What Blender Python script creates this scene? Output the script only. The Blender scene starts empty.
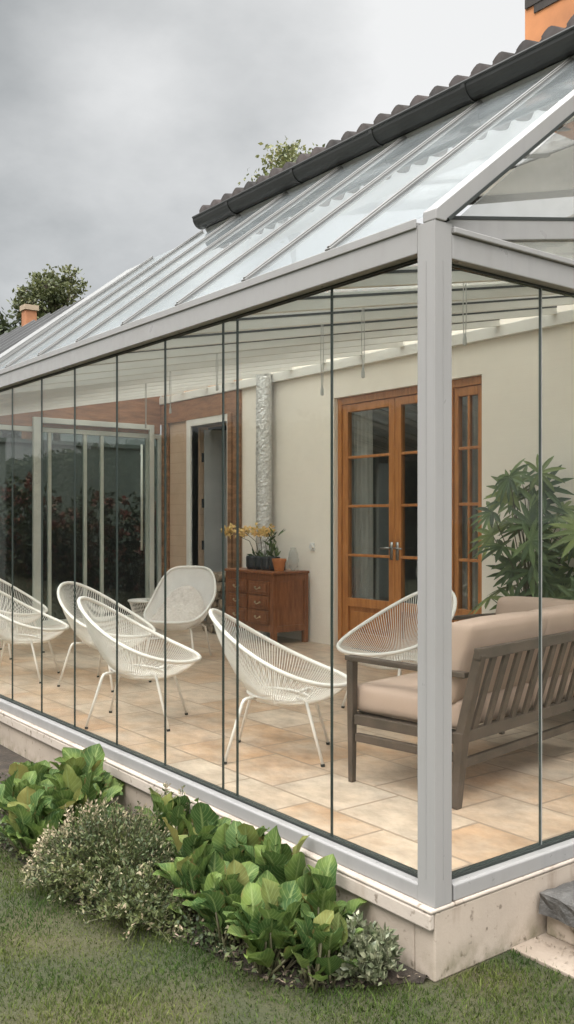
import bpy, math, random
import numpy as np
from mathutils import Vector, Matrix

random.seed(7)
R = math.radians
sc = bpy.context.scene
col = sc.collection

# ------------------------------------------------------------------ materials
def _nt(name):
    m = bpy.data.materials.new(name)
    m.use_nodes = True
    nt = m.node_tree
    nt.nodes.clear()
    out = nt.nodes.new('ShaderNodeOutputMaterial')
    return m, nt, out

def N(nt, t, **kw):
    n = nt.nodes.new(t)
    for k, v in kw.items():
        if k.startswith('i_'):
            n.inputs[k[2:].replace('_', ' ')].default_value = v
        else:
            setattr(n, k, v)
    return n

def c4(c):
    return (c[0], c[1], c[2], 1)

def noise(nt, scale, detail=5, vec=None, rough=.55):
    n = N(nt, 'ShaderNodeTexNoise')
    n.inputs['Scale'].default_value = scale
    n.inputs['Detail'].default_value = detail
    n.inputs['Roughness'].default_value = rough
    if vec is not None:
        nt.links.new(vec, n.inputs['Vector'])
    return n.outputs['Fac']

def mixc(nt, fac, a, b, mode='MIX'):
    n = N(nt, 'ShaderNodeMix', data_type='RGBA', blend_type=mode)
    for idx, v in ((0, fac), (6, a), (7, b)):
        if isinstance(v, bpy.types.NodeSocket):
            nt.links.new(v, n.inputs[idx])
        elif idx == 0:
            n.inputs[0].default_value = v
        else:
            n.inputs[idx].default_value = c4(v)
    return n.outputs[2]

def ramp(nt, fac, lo, hi, a=0., b=1.):
    n = N(nt, 'ShaderNodeMapRange')
    n.inputs['From Min'].default_value = lo
    n.inputs['From Max'].default_value = hi
    n.inputs['To Min'].default_value = a
    n.inputs['To Max'].default_value = b
    nt.links.new(fac, n.inputs['Value'])
    return n.outputs['Result']

def objco(nt, scale=(1, 1, 1), rot=(0, 0, 0)):
    tc = N(nt, 'ShaderNodeTexCoord')
    mp = N(nt, 'ShaderNodeMapping')
    mp.inputs['Scale'].default_value = scale
    mp.inputs['Rotation'].default_value = rot
    nt.links.new(tc.outputs['Object'], mp.inputs['Vector'])
    return mp.outputs['Vector']

def bump(nt, h, strength, dist=.01):
    b = N(nt, 'ShaderNodeBump')
    b.inputs['Strength'].default_value = strength
    b.inputs['Distance'].default_value = dist
    nt.links.new(h, b.inputs['Height'])
    return b.outputs['Normal']

def M(name, base, dark=None, scale=3., rough=.5, metal=0., bstr=0., bscale=80., bdist=.004,
      stretch=(1, 1, 1), island=0., trans=0., spec=.5, lo=.35, hi=.7):
    m, nt, out = _nt(name)
    p = N(nt, 'ShaderNodeBsdfPrincipled')
    p.inputs['Roughness'].default_value = rough
    p.inputs['Metallic'].default_value = metal
    p.inputs['Specular IOR Level'].default_value = spec
    v = objco(nt, stretch)
    dark = dark or tuple(x * .8 for x in base)
    f = ramp(nt, noise(nt, scale, 6, v), lo, hi)
    c = mixc(nt, f, dark, base)
    if island:
        g = N(nt, 'ShaderNodeNewGeometry')
        val = ramp(nt, g.outputs['Random Per Island'], 0, 1, 1 - island, 1 + island)
        hsv = N(nt, 'ShaderNodeHueSaturation')
        nt.links.new(val, hsv.inputs['Value'])
        nt.links.new(c, hsv.inputs['Color'])
        hue = ramp(nt, g.outputs['Random Per Island'], 0, 1, .5 + island * .05, .5 - island * .03)
        nt.links.new(hue, hsv.inputs['Hue'])
        c = hsv.outputs['Color']
    nt.links.new(c, p.inputs['Base Color'])
    if bstr:
        nt.links.new(bump(nt, noise(nt, bscale, 4, v), bstr, bdist), p.inputs['Normal'])
    sh = p.outputs['BSDF']
    if trans:
        t = N(nt, 'ShaderNodeBsdfTranslucent')
        nt.links.new(c, t.inputs['Color'])
        mx = N(nt, 'ShaderNodeMixShader')
        mx.inputs[0].default_value = trans
        nt.links.new(sh, mx.inputs[1])
        nt.links.new(t.outputs[0], mx.inputs[2])
        sh = mx.outputs[0]
    nt.links.new(sh, out.inputs['Surface'])
    return m

def glass(name, tint, ior=1.3, milky=0., milkycol=(.7, .7, .68), rough=.0):
    m, nt, out = _nt(name)
    t = N(nt, 'ShaderNodeBsdfTransparent')
    t.inputs['Color'].default_value = c4(tint)
    g = N(nt, 'ShaderNodeBsdfGlossy')
    g.inputs['Roughness'].default_value = rough
    g.inputs['Color'].default_value = (.95, .97, .96, 1)
    fr = N(nt, 'ShaderNodeFresnel')
    ge = N(nt, 'ShaderNodeNewGeometry')
    nt.links.new(ramp(nt, ge.outputs['Backfacing'], 0, 1, ior, 1 / ior), fr.inputs['IOR'])   # thin sheet: no internal mirror
    base = t.outputs[0]
    if milky:  # diffuse share serves frosting, smudges and painted reflection haze
        d = N(nt, 'ShaderNodeBsdfDiffuse')
        d.inputs['Color'].default_value = c4(milkycol)
        tl = N(nt, 'ShaderNodeBsdfTranslucent')
        tl.inputs['Color'].default_value = c4(milkycol)
        a = N(nt, 'ShaderNodeMixShader'); a.inputs[0].default_value = .5
        nt.links.new(d.outputs[0], a.inputs[1]); nt.links.new(tl.outputs[0], a.inputs[2])
        b = N(nt, 'ShaderNodeMixShader')
        f = ramp(nt, noise(nt, 2.5, 5, objco(nt)), .3, .75, milky * .6, milky * 1.3)
        nt.links.new(f, b.inputs[0])
        nt.links.new(base, b.inputs[1]); nt.links.new(a.outputs[0], b.inputs[2])
        base = b.outputs[0]
    mx = N(nt, 'ShaderNodeMixShader')
    nt.links.new(fr.outputs[0], mx.inputs[0])
    nt.links.new(base, mx.inputs[1]); nt.links.new(g.outputs[0], mx.inputs[2])
    nt.links.new(mx.outputs[0], out.inputs['Surface'])
    return m

def brickmat(name, c1, c2, mort, w, h, ms, rough, plane, bstr=.3, mottle=None, offset=.5, mscale=2., vein=0.):
    m, nt, out = _nt(name)
    p = N(nt, 'ShaderNodeBsdfPrincipled')
    p.inputs['Roughness'].default_value = rough
    rot = {'xy': (0, 0, 0), 'xz': (R(90), 0, 0), 'yz': (R(90), 0, R(90))}[plane]
    tc = N(nt, 'ShaderNodeTexCoord')
    sp = N(nt, 'ShaderNodeSeparateXYZ'); nt.links.new(tc.outputs['Object'], sp.inputs[0])
    cb = N(nt, 'ShaderNodeCombineXYZ')
    for k, ax in enumerate(plane):
        nt.links.new(sp.outputs['XYZ'.index(ax.upper())], cb.inputs[k])
    b = N(nt, 'ShaderNodeTexBrick', offset=offset)
    b.inputs['Scale'].default_value = 1
    b.inputs['Brick Width'].default_value = w
    b.inputs['Row Height'].default_value = h
    b.inputs['Mortar Size'].default_value = ms
    b.inputs['Mortar Smooth'].default_value = .2
    b.inputs['Color1'].default_value = c4(c1)
    b.inputs['Color2'].default_value = c4(c2)
    b.inputs['Mortar'].default_value = c4(mort)
    nt.links.new(cb.outputs[0], b.inputs['Vector'])
    c = b.outputs['Color']
    v = objco(nt)
    if mottle:
        f = ramp(nt, noise(nt, mscale, 8, v, .65), .42, .68, 0, .75)
        c = mixc(nt, f, c, mottle, 'MIX')
    if vein:
        f2 = ramp(nt, noise(nt, mscale * 2.3, 8, objco(nt, (1, 1.5, 1), (0, 0, .5)), .7), .35, .65, 1 - vein, 1 + vein * .3)
        g = N(nt, 'ShaderNodeHueSaturation')
        nt.links.new(f2, g.inputs['Value']); nt.links.new(c, g.inputs['Color'])
        c = g.outputs[0]
    c = mixc(nt, b.outputs['Fac'], c, mort)
    nt.links.new(c, p.inputs['Base Color'])
    inv = N(nt, 'ShaderNodeMath', operation='SUBTRACT'); inv.inputs[0].default_value = 1
    nt.links.new(b.outputs['Fac'], inv.inputs[1])
    n2 = noise(nt, 60, 5, v)
    ad = N(nt, 'ShaderNodeMath', operation='MULTIPLY_ADD')
    nt.links.new(n2, ad.inputs[0]); ad.inputs[1].default_value = .25
    nt.links.new(inv.outputs[0], ad.inputs[2])
    nt.links.new(bump(nt, ad.outputs[0], bstr, .004), p.inputs['Normal'])
    nt.links.new(p.outputs[0], out.inputs['Surface'])
    return m

ALU_D = M('aluminium_trim', (.30, .30, .29), None, 3, .45)  # even grey for the panel seal and ridge strip
GASKET = M('black_gasket', (.02, .025, .022), None, 3, .5)
GLASS = glass('clear_glass', (.966, .970, .960), 1.17, .006, (.6, .62, .60))
GEDGE = M('glass_edge', (.045, .06, .055), None, 4, .25)
ROOFG = glass('roof_glass', (.93, .95, .96), 2.2, .30, (.62, .66, .68))  # milky bluish share paints the sky's reflection into the panes
SHADE = glass('frosted_ceiling', (.95, .96, .95), 1.12, .40, (.78, .78, .75))
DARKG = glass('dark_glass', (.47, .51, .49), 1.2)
ADDED_SKYL = glass('added_roof_light_glass', (.97, .97, .96), 1.2, .45, (.85, .85, .83))  # glass of invented skylights that bring daylight inside
HOUSEG = glass('window_glass', (.92, .93, .92), 1.7)
def streaky(name, base):
    m, nt, out = _nt(name)
    p = N(nt, 'ShaderNodeBsdfPrincipled'); p.inputs['Specular IOR Level'].default_value = .5
    c = mixc(nt, ramp(nt, noise(nt, 16, 6, objco(nt, (1, 1, .10)), .6),   .50, .78, 0, .32), base, tuple(q * .72 for q in base))
    c = mixc(nt, ramp(nt, noise(nt, 3, 7, objco(nt), .65), .5, .78, 0, .28), c, tuple(q * w_ for q, w_ in zip(base, (.80, .77, .70))))
    nt.links.new(c, p.inputs['Base Color'])
    nt.links.new(ramp(nt, noise(nt, 12, 5, objco(nt)), .3, .7, .26, .52), p.inputs['Roughness'])
    nt.links.new(p.outputs[0], out.inputs['Surface'])
    return m
def stained(name, base, stain, moss):
    m, nt, out = _nt(name)
    p = N(nt, 'ShaderNodeBsdfPrincipled'); p.inputs['Roughness'].default_value = .85
    tc = N(nt, 'ShaderNodeTexCoord'); sp = N(nt, 'ShaderNodeSeparateXYZ'); nt.links.new(tc.outputs['Object'], sp.inputs[0])
    v = objco(nt); vs = objco(nt, (1, 1, .18))
    c = mixc(nt, ramp(nt, noise(nt, 2.2, 7, v, .62), .35, .7, 0, .8), base, tuple(q * .80 for q in base))
    c = mixc(nt, ramp(nt, noise(nt, 7.5, 6, vs, .6), .56, .74, 0, .65), c, stain)                     # vertical runs
    c = mixc(nt, ramp(nt, noise(nt, 24, 3, v, .5), .63, .72, 0, .8), c, tuple(q * .55 for q in stain))  # small spots
    hgt = ramp(nt, sp.outputs['Z'], .0, .12, 1, 0)
    mu = N(nt, 'ShaderNodeMath', operation='MULTIPLY'); nt.links.new(hgt, mu.inputs[0]); nt.links.new(ramp(nt, noise(nt, 9, 6, v, .65), .40, .68), mu.inputs[1])
    c = mixc(nt, mu.outputs[0], c, moss)                                                              # soil splash and moss
    nt.links.new(c, p.inputs['Base Color'])
    nt.links.new(bump(nt, noise(nt, 40, 6, v, .7), .35, .006), p.inputs['Normal'])
    nt.links.new(p.outputs[0], out.inputs['Surface'])
    return m
ALU = streaky('aluminium_paint', (.275, .267, .262))
STONE = stained('plinth_stone', (.42, .35, .285), (.18, .13, .09), (.13, .115, .06))
CAP = stained('plinth_cap_stone', (.47, .405, .345), (.25, .185, .135), (.34, .28, .22))
FLOOR = brickmat('floor_tiles', (.47, .295, .175), (.54, .43, .33), (.30, .225, .165), .50, .40, .008, .33, 'xy', .6, (.57, .485, .395), .37, 2.1, .34)
WALLM = brickmat('cream_brick_paint', (.83, .78, .695), (.82, .77, .685), (.80, .75, .665), .22, .075, .006, .8, 'xz', .10, (.77, .715, .63), .5, .6, .05)
TAN = brickmat('tan_siding', (.55, .41, .30), (.53, .39, .285), (.44, .32, .23), 1.4, .14, .005, .6, 'xz', .3, (.50, .36, .25), .5, 1.5, .08)
WALLP = M('cream_plaster', (.71, .66, .58), (.62, .57, .49), 1.2, .85, 0, .15, 60)
WHITE = M('white_paint', (.74, .73, .69), (.66, .65, .61), 2, .5)
SOFFIT = M('soffit_boards', (.76, .75, .71), (.68, .67, .63), 2, .7)
RUST = M('rustic_wood', (.33, .17, .085), (.15, .075, .035), 5, .6, 0, .3, 30, stretch=(1, 1, 4))
FASC = M('fascia_wood', (.36, .175, .085), (.21, .10, .05), 4, .55, 0, .2, 30, stretch=(1, 1, 5))
DOORW = M('varnished_door_wood', (.50, .215, .065), (.34, .13, .036), 6, .38, 0, .12, 40, stretch=(6, 6, .6))
DRESS = M('dresser_wood', (.27, .105, .042), (.16, .055, .022), 6, .34, 0, .1, 40, stretch=(5, 5, .7))
BRASS = M('aged_brass', (.50, .40, .26), None, 6, .4, .8)
STEEL = M('brushed_steel', (.30, .30, .29), None, 6, .3, .9)
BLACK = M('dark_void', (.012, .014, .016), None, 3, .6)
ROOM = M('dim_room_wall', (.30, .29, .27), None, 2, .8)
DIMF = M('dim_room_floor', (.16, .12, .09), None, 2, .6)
CURT = M('sheer_curtain', (.78, .77, .74), (.66, .65, .62), 3, .8, trans=.4)
FOIL = M('crinkled_foil', (.76, .76, .74), (.50, .50, .49), 45, .42, .55, .8, 60, .015)
PULL = M('pull_cord', (.52, .51, .48), None, 3, .6)
CORD = M('white_cord', (.82, .795, .75), (.75, .72, .67), 4, .55)
CHFR = M('white_chair_frame', (.82, .79, .74), None, 4, .4)
PADW = M('white_woven_pad', (.70, .64, .59), (.58, .52, .47), 40, .8, 0, .8, 60, .01)
MESHW = M('white_mesh', (.90, .885, .86), (.84, .825, .80), 8, .7, 0, .3, 220, trans=.25)
FOOT = M('black_foot', (.02, .02, .02), None, 3, .5)
SOFW = M('sofa_wood', (.092, .066, .049), (.052, .038, .028), 6, .55, 0, .2, 40, stretch=(1, 1, 1))
CUSH = M('beige_cushion', (.43, .315, .25), (.38, .28, .22), 3, .85, 0, .25, 350, .002)
PIPE = M('cushion_piping', (.33, .235, .17), None, 3, .8)
TERRA = M('terracotta', (.50, .19, .06), (.38, .13, .04), 6, .7)
CHIMN = M('orange_render', (.52, .215, .085), (.26, .11, .05), 1.8, .85, 0, .4, 25, lo=.3, hi=.62)
CHIMD = M('weathered_render', (.06, .05, .045), (.025, .022, .02), 3, .9, 0, .4, 25)
TILE = M('dark_roof_tile', (.048, .036, .033), (.024, .02, .019), 5, .95, 0, .3, 40, island=.35)
GUTT = M('gutter_metal', (.030, .031, .029), (.018, .019, .018), 3, .5)
SEAM = M('seam_metal_roof', (.17, .17, .17), (.13, .13, .13), 1.5, .45, .25)
ASPH = M('ground_soil', (.052, .038, .026), (.024, .018, .013), 9, .95, 0, .8, 40, .02)
LAWN = M('lawn', (.060, .052, .021), (.030, .036, .012), 2.2, .95, 0, .8, 70, .02)
GRASS = M('grass_blades', (.114, .130, .037), (.046, .080, .018), 2.6, .8, island=.42, trans=.3, spec=.12)
def veined(name, base, dark, rib, old):
    m, nt, out = _nt(name)
    p = N(nt, 'ShaderNodeBsdfPrincipled'); p.inputs['Roughness'].default_value = .55; p.inputs['Specular IOR Level'].default_value = .22
    at = N(nt, 'ShaderNodeAttribute', attribute_name='leaf_uv'); sp = N(nt, 'ShaderNodeSeparateXYZ'); nt.links.new(at.outputs['Vector'], sp.inputs[0])
    def mth(op, a_, b_=None):
        k = N(nt, 'ShaderNodeMath', operation=op)
        for i_, q in enumerate((a_, b_)):
            if q is None: continue
            if isinstance(q, bpy.types.NodeSocket): nt.links.new(q, k.inputs[i_])
            else: k.inputs[i_].default_value = q
        return k.outputs[0]
    au = mth('ABSOLUTE', sp.outputs['X'])
    side = mth('SINE', mth('MULTIPLY', mth('SUBTRACT', sp.outputs['Y'], mth('MULTIPLY', au, .32)), 52.))
    veins = ramp(nt, side, .72, 1., 0, .42)
    mid = ramp(nt, au, .0, .13, 1, 0)
    g = N(nt, 'ShaderNodeNewGeometry'); rnd = g.outputs['Random Per Island']
    v = objco(nt)
    c = mixc(nt, ramp(nt, noise(nt, 7, 5, v), .38, .64), dark, base)
    c = mixc(nt, ramp(nt, rnd, .66, 1., 0, .9), c, dark)
    c = mixc(nt, ramp(nt, rnd, .0, .07, 1, 0), c, old)
    c = mixc(nt, veins, c, rib); c = mixc(nt, mth('MULTIPLY', mid, .75), c, rib)
    # browned, nibbled margins
    c = mixc(nt, mth('MULTIPLY', ramp(nt, au, .78, 1.), ramp(nt, noise(nt, 26, 3, v), .55, .68)), c, (.20, .12, .05))
    nt.links.new(c, p.inputs['Base Color'])
    hh = mth('SUBTRACT', mth('MULTIPLY', noise(nt, 60, 3, v), .4), mth('ADD', veins, mid))
    nt.links.new(bump(nt, hh, .5, .004), p.inputs['Normal'])
    t = N(nt, 'ShaderNodeBsdfTranslucent'); nt.links.new(c, t.inputs['Color'])
    mx = N(nt, 'ShaderNodeMixShader'); mx.inputs[0].default_value = .3
    nt.links.new(p.outputs[0], mx.inputs[1]); nt.links.new(t.outputs[0], mx.inputs[2]); nt.links.new(mx.outputs[0], out.inputs['Surface'])
    return m
HOSTA = veined('broad_leaf', (.17, .235, .056), (.050, .10, .030), (.26, .32, .12), (.36, .30, .10))
SHRUB = M('shrub_leaf', (.14, .155, .055), (.060, .085, .032), 5, .55, island=.5, trans=.25)
SHRUBT = M('shrub_tip', (.44, .33, .24), (.30, .29, .16), 6, .6, island=.3, trans=.3)
VARI = M('variegated_leaf', (.30, .30, .20), (.065, .09, .035), 40, .5, island=.35, trans=.2)
PALM = M('palm_leaf', (.14, .205, .075), (.045, .085, .03), 3, .42, island=.5, trans=.34)
PALMY = M('young_palm_leaf', (.20, .25, .08), (.12, .17, .05), 3, .42, island=.3, trans=.25)
STEM = M('plant_stem', (.10, .10, .045), (.06, .05, .025), 6, .7)
BARK = M('bark', (.13, .10, .075), (.06, .045, .035), 8, .9, 0, .6, 30)
TREE = M('tree_leaf', (.15, .15, .062), (.065, .08, .03), .6, .6, island=.5, trans=.25)
TREED = M('dark_tree_leaf', (.060, .072, .030), (.028, .04, .016), .5, .6, island=.5, trans=.2)
REDF = M('red_flower', (.40, .13, .10), (.24, .08, .065), 8, .6, island=.4, trans=.2)
YELF = M('cream_flower', (.80, .60, .27), (.62, .42, .16), 20, .6, island=.3, trans=.2)
GWALL = M('garden_wall', (.20, .215, .20), (.14, .155, .145), 1.2, .9)
SLAB = M('black_stone', (.115, .108, .10), (.05, .048, .046), 7, .7, 0, .9, 14, .03)
PAVE = M('pale_paving', (.37, .31, .255), (.25, .20, .155), 3, .85, 0, .3, 60)
BIN = M('dark_planter', (.018, .022, .026), None, 3, .35)
SWIT = M('white_switch', (.75, .74, .71), None, 3, .4)
LOGS = M('firewood', (.32, .25, .18), (.10, .075, .055), 12, .85, island=.4)

# ------------------------------------------------------------------ mesh tools
class MB:
    def __init__(s):
        s.v = []; s.f = []; s.mi = []; s.uv = []
    def add(s, vs, fs, mi=0):
        o = len(s.v)
        s.v += [tuple(p) for p in vs]
        s.f += [tuple(i + o for i in f) for f in fs]
        s.mi += [mi] * len(fs)
        return s
    def box(s, a, b, mi=0):
        x0, y0, z0 = a; x1, y1, z1 = b
        vs = [(x0, y0, z0), (x1, y0, z0), (x1, y1, z0), (x0, y1, z0), (x0, y0, z1), (x1, y0, z1), (x1, y1, z1), (x0, y1, z1)]
        return s.add(vs, [(3, 2, 1, 0), (4, 5, 6, 7), (0, 1, 5, 4), (1, 2, 6, 5), (2, 3, 7, 6), (3, 0, 4, 7)], mi)
    def bar(s, p, q, w, h, up=(0, 0, 1), mi=0, w2=None, h2=None):
        p = Vector(p); q = Vector(q); d = (q - p).normalized()
        up = Vector(up)
        sx = d.cross(up)
        if sx.length < 1e-4: sx = d.cross(Vector((0, 1, 0)))
        sx.normalize(); uy = sx.cross(d).normalized()
        w2 = w if w2 is None else w2; h2 = h if h2 is None else h2
        vs = []
        for c, ww, hh in ((p, w, h), (q, w2, h2)):
            for a, b in ((-1, -1), (1, -1), (1, 1), (-1, 1)):
                vs.append(c + sx * (a * ww / 2) + uy * (b * hh / 2))
        return s.add(vs, [(0, 1, 2, 3), (7, 6, 5, 4), (0, 4, 5, 1), (1, 5, 6, 2), (2, 6, 7, 3), (3, 7, 4, 0)], mi)
    def tube(s, pts, r, n=8, closed=False, caps=True, mi=0):
        pts = [Vector(p) for p in pts]; m = len(pts)
        rs = r if isinstance(r, (list, tuple)) else [r] * m
        vs = []; prev = None
        for i, p in enumerate(pts):
            if closed: t = pts[(i + 1) % m] - pts[i - 1]
            else: t = pts[min(i + 1, m - 1)] - pts[max(i - 1, 0)]
            t.normalize()
            if prev is None:
                a = t.cross(Vector((0, 0, 1)))
                if a.length < .1: a = t.cross(Vector((1, 0, 0)))
            else:
                a = prev - t * prev.dot(t)
                if a.length < 1e-5: a = t.cross(Vector((0, 0, 1)))
            a.normalize(); prev = a
            b = t.cross(a)
            for k in range(n):
                w = 2 * math.pi * k / n
                vs.append(p + (a * math.cos(w) + b * math.sin(w)) * rs[i])
        fs = []
        for i in range(m if closed else m - 1):
            j = (i + 1) % m
            for k in range(n):
                l = (k + 1) % n
                fs.append((i * n + k, i * n + l, j * n + l, j * n + k))
        if caps and not closed:
            fs.append(tuple(range(n))[::-1]); fs.append(tuple((m - 1) * n + k for k in range(n)))
        return s.add(vs, fs, mi)
    def prism(s, poly, axis, a, b, mi=0):
        # poly: 2-D points in the plane orthogonal to axis
        def P(u, w, t):
            return {'x': (t, u, w), 'y': (u, t, w), 'z': (u, w, t)}[axis]
        n = len(poly)
        vs = [P(u, w, a) for u, w in poly] + [P(u, w, b) for u, w in poly]
        fs = [tuple(range(n))[::-1], tuple(range(n, 2 * n))] + [(i, (i + 1) % n, n + (i + 1) % n, n + i) for i in range(n)]
        return s.add(vs, fs, mi)
    def lathe(s, prof, c=(0, 0, 0), n=20, mi=0):
        vs = []; fs = []
        for r, z in prof:
            for k in range(n):
                w = 2 * math.pi * k / n
                vs.append((c[0] + r * math.cos(w), c[1] + r * math.sin(w), c[2] + z))
        for i in range(len(prof) - 1):
            for k in range(n):
                l = (k + 1) % n
                fs.append((i * n + k, i * n + l, (i + 1) * n + l, (i + 1) * n + k))
        fs.append(tuple(range(n))[::-1]); fs.append(tuple((len(prof) - 1) * n + k for k in range(n)))
        return s.add(vs, fs, mi)
    def ball(s, c, r, n=10, m=7, mi=0):
        rx, ry, rz = r if isinstance(r, (tuple, list)) else (r, r, r)
        vs = []; fs = []
        for i in range(m + 1):
            t = math.pi * i / m
            for k in range(n):
                w = 2 * math.pi * k / n
                vs.append((c[0] + rx * math.sin(t) * math.cos(w), c[1] + ry * math.sin(t) * math.sin(w), c[2] + rz * math.cos(t)))
        for i in range(m):
            for k in range(n):
                l = (k + 1) % n
                fs.append((i * n + k, (i + 1) * n + k, (i + 1) * n + l, i * n + l))
        return s.add(vs, fs, mi)
    def build(s, name, mat, parent=None, world=True, smooth=False, bevel=0., recalc=True):
        mats = mat if isinstance(mat, (list, tuple)) else [mat]
        me = bpy.data.meshes.new(name)
        off = Vector((0, 0, 0))
        if parent is not None and world:
            q = parent
            while q is not None:
                off += q.location; q = q.parent
        me.from_pydata([tuple(Vector(p) - off) for p in s.v], [], s.f)
        for m in mats: me.materials.append(m)
        if s.uv and len(s.uv) == len(s.v):
            at = me.attributes.new('leaf_uv', 'FLOAT2', 'POINT'); at.data.foreach_set('vector', np.array(s.uv, np.float32).ravel())
        me.polygons.foreach_set('material_index', s.mi)
        if smooth: me.polygons.foreach_set('use_smooth', [True] * len(s.f))
        me.update()
        if recalc and len(s.f) < 6000:
            import bmesh
            bm = bmesh.new(); bm.from_mesh(me)
            bmesh.ops.recalc_face_normals(bm, faces=bm.faces)
            bm.to_mesh(me); bm.free()
        o = bpy.data.objects.new(name, me)
        col.objects.link(o)
        if parent is not None: o.parent = parent
        if bevel:
            b = o.modifiers.new('edge', 'BEVEL'); b.width = bevel; b.segments = 2; b.limit_method = 'ANGLE'
        return o

def tag(o, label=None, cat=None, group=None, kind=None):
    if label: o['label'] = label
    if cat: o['category'] = cat
    if group: o['group'] = group
    if kind: o['kind'] = kind
    return o

def empty(name, loc=(0, 0, 0), rz=0., label=None, cat=None, group=None):
    o = bpy.data.objects.new(name, None)
    o.empty_display_size = .1
    col.objects.link(o)
    o.location = loc; o.rotation_euler = (0, 0, rz)
    return tag(o, label, cat, group)

def copy_tree(o, parent=None):
    c = o.copy(); col.objects.link(c)
    if parent is not None: c.parent = parent
    for ch in list(o.children):
        copy_tree(ch, c)
    return c

# ------------------------------------------------------------------ ground
GZ = -.27
def ground_sheet():
    m = MB()
    # finer near the camera, gently uneven; reaches the horizon
    xs = [-300, -120, -60, -30, -16, -11] + [(-9 + i * .5) for i in range(25)] + [6, 12, 30, 60, 120, 300]
    ys = [-300, -120, -60, -30, -14] + [(-8 + i * .5) for i in range(16)] + [.0, 4, 10, 20, 40, 80, 150, 300]
    vs = [(x, y, GZ) for y in ys for x in xs]
    n = len(xs)
    fs = [(j * n + i, j * n + i + 1, (j + 1) * n + i + 1, (j + 1) * n + i) for j in range(len(ys) - 1) for i in range(n - 1)]
    m.add(vs, fs)
    o = m.build('ground', LAWN, recalc=False)
    return tag(o, 'short mown green lawn ground around the house', 'ground', kind='structure')
ground_sheet()

# planting bed
bed = MB()
edge = [(-.02, -.04), (-.06, -.09), (-.13, -.24), (-.27, -.42), (-.45, -.48), (-.65, -.50), (-.9, -.56), (-1.15, -.66), (-1.5, -.74),
        (-1.8, -.72), (-2.1, -.72), (-2.6, -.76), (-3.4, -.8), (-5, -.8), (-7, -.75), (-9, -.7)]
vs = []
for i, (x, y) in enumerate(edge):
    vs += [(x, -.005, GZ + .012), (x, y * .5, GZ + .028), (x, y, GZ + .004)]
fs = []
for i in range(len(edge) - 1):
    for k in range(2):
        fs.append((i * 3 + k, i * 3 + k + 1, i * 3 + k + 4, i * 3 + k + 3))
bed.add(vs, fs)
tag(bed.build('soil', ASPH), 'dark bare soil of the planting bed along the plinth', 'soil', kind='structure')

def edge_y(x):
    for (x0, y0), (x1, y1) in zip(edge, edge[1:]):
        if x1 <= x <= x0:
            return y0 + (y1 - y0) * (x - x0) / (x1 - x0)
    return 0.0 if x > -.02 else -.7

def in_paving(x, y):
    return -.02 < x < 1.6 and y > .40

# ------------------------------------------------------------------ grass
def grass():
    rng = np.random.default_rng(3)
    pts = []
    def scatter(n, x0, x1, y0, y1):
        p = rng.uniform((x0, y0), (x1, y1), (n, 2))
        return p
    P = np.concatenate([scatter(120000, -2.8, .8, -1.7, .45), scatter(36000, -6, 2.2, -3.0, .0), scatter(12000, 0, 2.5, -1.5, 4)])
    ex = np.array([e[0] for e in edge][::-1]); ey = np.array([e[1] for e in edge][::-1])
    lim = np.interp(P[:, 0], ex, ey)
    jit = rng.normal(0, .02, len(P))
    keep = np.where(P[:, 0] < -.02, P[:, 1] < lim + jit, True)
    keep &= ~((P[:, 0] < .012) & (P[:, 0] >= -.05) & (P[:, 1] > -.06))
    keep &= ~((P[:, 0] > -.05) & (P[:, 1] > .405 + jit * .5))
    # worn, thinner patches
    th = .5 + .5 * np.sin(P[:, 0] * 5.1 + 1.3 * np.sin(P[:, 1] * 4.3)) * np.sin(P[:, 1] * 6.7 + P[:, 0] * 2)
    keep &= rng.random(len(P)) < (.45 + .55 * th)
    P = P[keep]; n = len(P)
    h = rng.uniform(.007, .021, n) * (.7 + .6 * rng.random(n)) * (.75 + .55 * th[keep]) * np.where(rng.random(n) < .02, 1.9, 1.); w = rng.uniform(.0011, .0022, n)
    a = rng.uniform(0, 2 * math.pi, n); b = rng.uniform(0, 2 * math.pi, n)
    lean = rng.uniform(.2, 1.3, n) * h
    V = np.zeros((n, 5, 3), np.float32)
    dx, dy = np.cos(a) * w, np.sin(a) * w
    lx, ly = np.cos(b) * lean, np.sin(b) * lean
    base = np.stack([P[:, 0], P[:, 1], np.full(n, GZ - .001)], 1)
    for k, (sgn, t, z) in enumerate(((-1, 0, 0), (1, 0, 0), (.8, .35, .6), (-.8, .35, .6), (0, 1, 1))):
        V[:, k, 0] = base[:, 0] + dx * sgn + lx * t
        V[:, k, 1] = base[:, 1] + dy * sgn + ly * t
        V[:, k, 2] = base[:, 2] + h * z
    me = bpy.data.meshes.new('grass')
    me.vertices.add(n * 5); me.vertices.foreach_set('co', V.ravel())
    idx = np.arange(n)[:, None] * 5
    loops = np.concatenate([idx + np.array([[0, 1, 2, 3]]), idx + np.array([[3, 2, 4]])], 1).ravel()
    me.loops.add(n * 7); me.loops.foreach_set('vertex_index', loops.astype(np.int32))
    starts = np.stack([np.arange(n) * 7, np.arange(n) * 7 + 4], 1).ravel()
    me.polygons.add(n * 2); me.polygons.foreach_set('loop_start', starts.astype(np.int32))
    me.materials.append(GRASS)
    me.update(calc_edges=True); me.validate()
    o = bpy.data.objects.new('grass', me); col.objects.link(o)
    tag(o, 'short green grass blades of the lawn in front of the bed', 'grass', kind='stuff')
grass()

# ------------------------------------------------------------------ terrace and conservatory
L = -9.0
m = MB(); m.box((L, .101, -.10), (-.101, 4.0, 0))
tag(m.build('terrace_floor', FLOOR), 'honey and cream stone tiled floor inside the glass room', 'floor', kind='structure')

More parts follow.
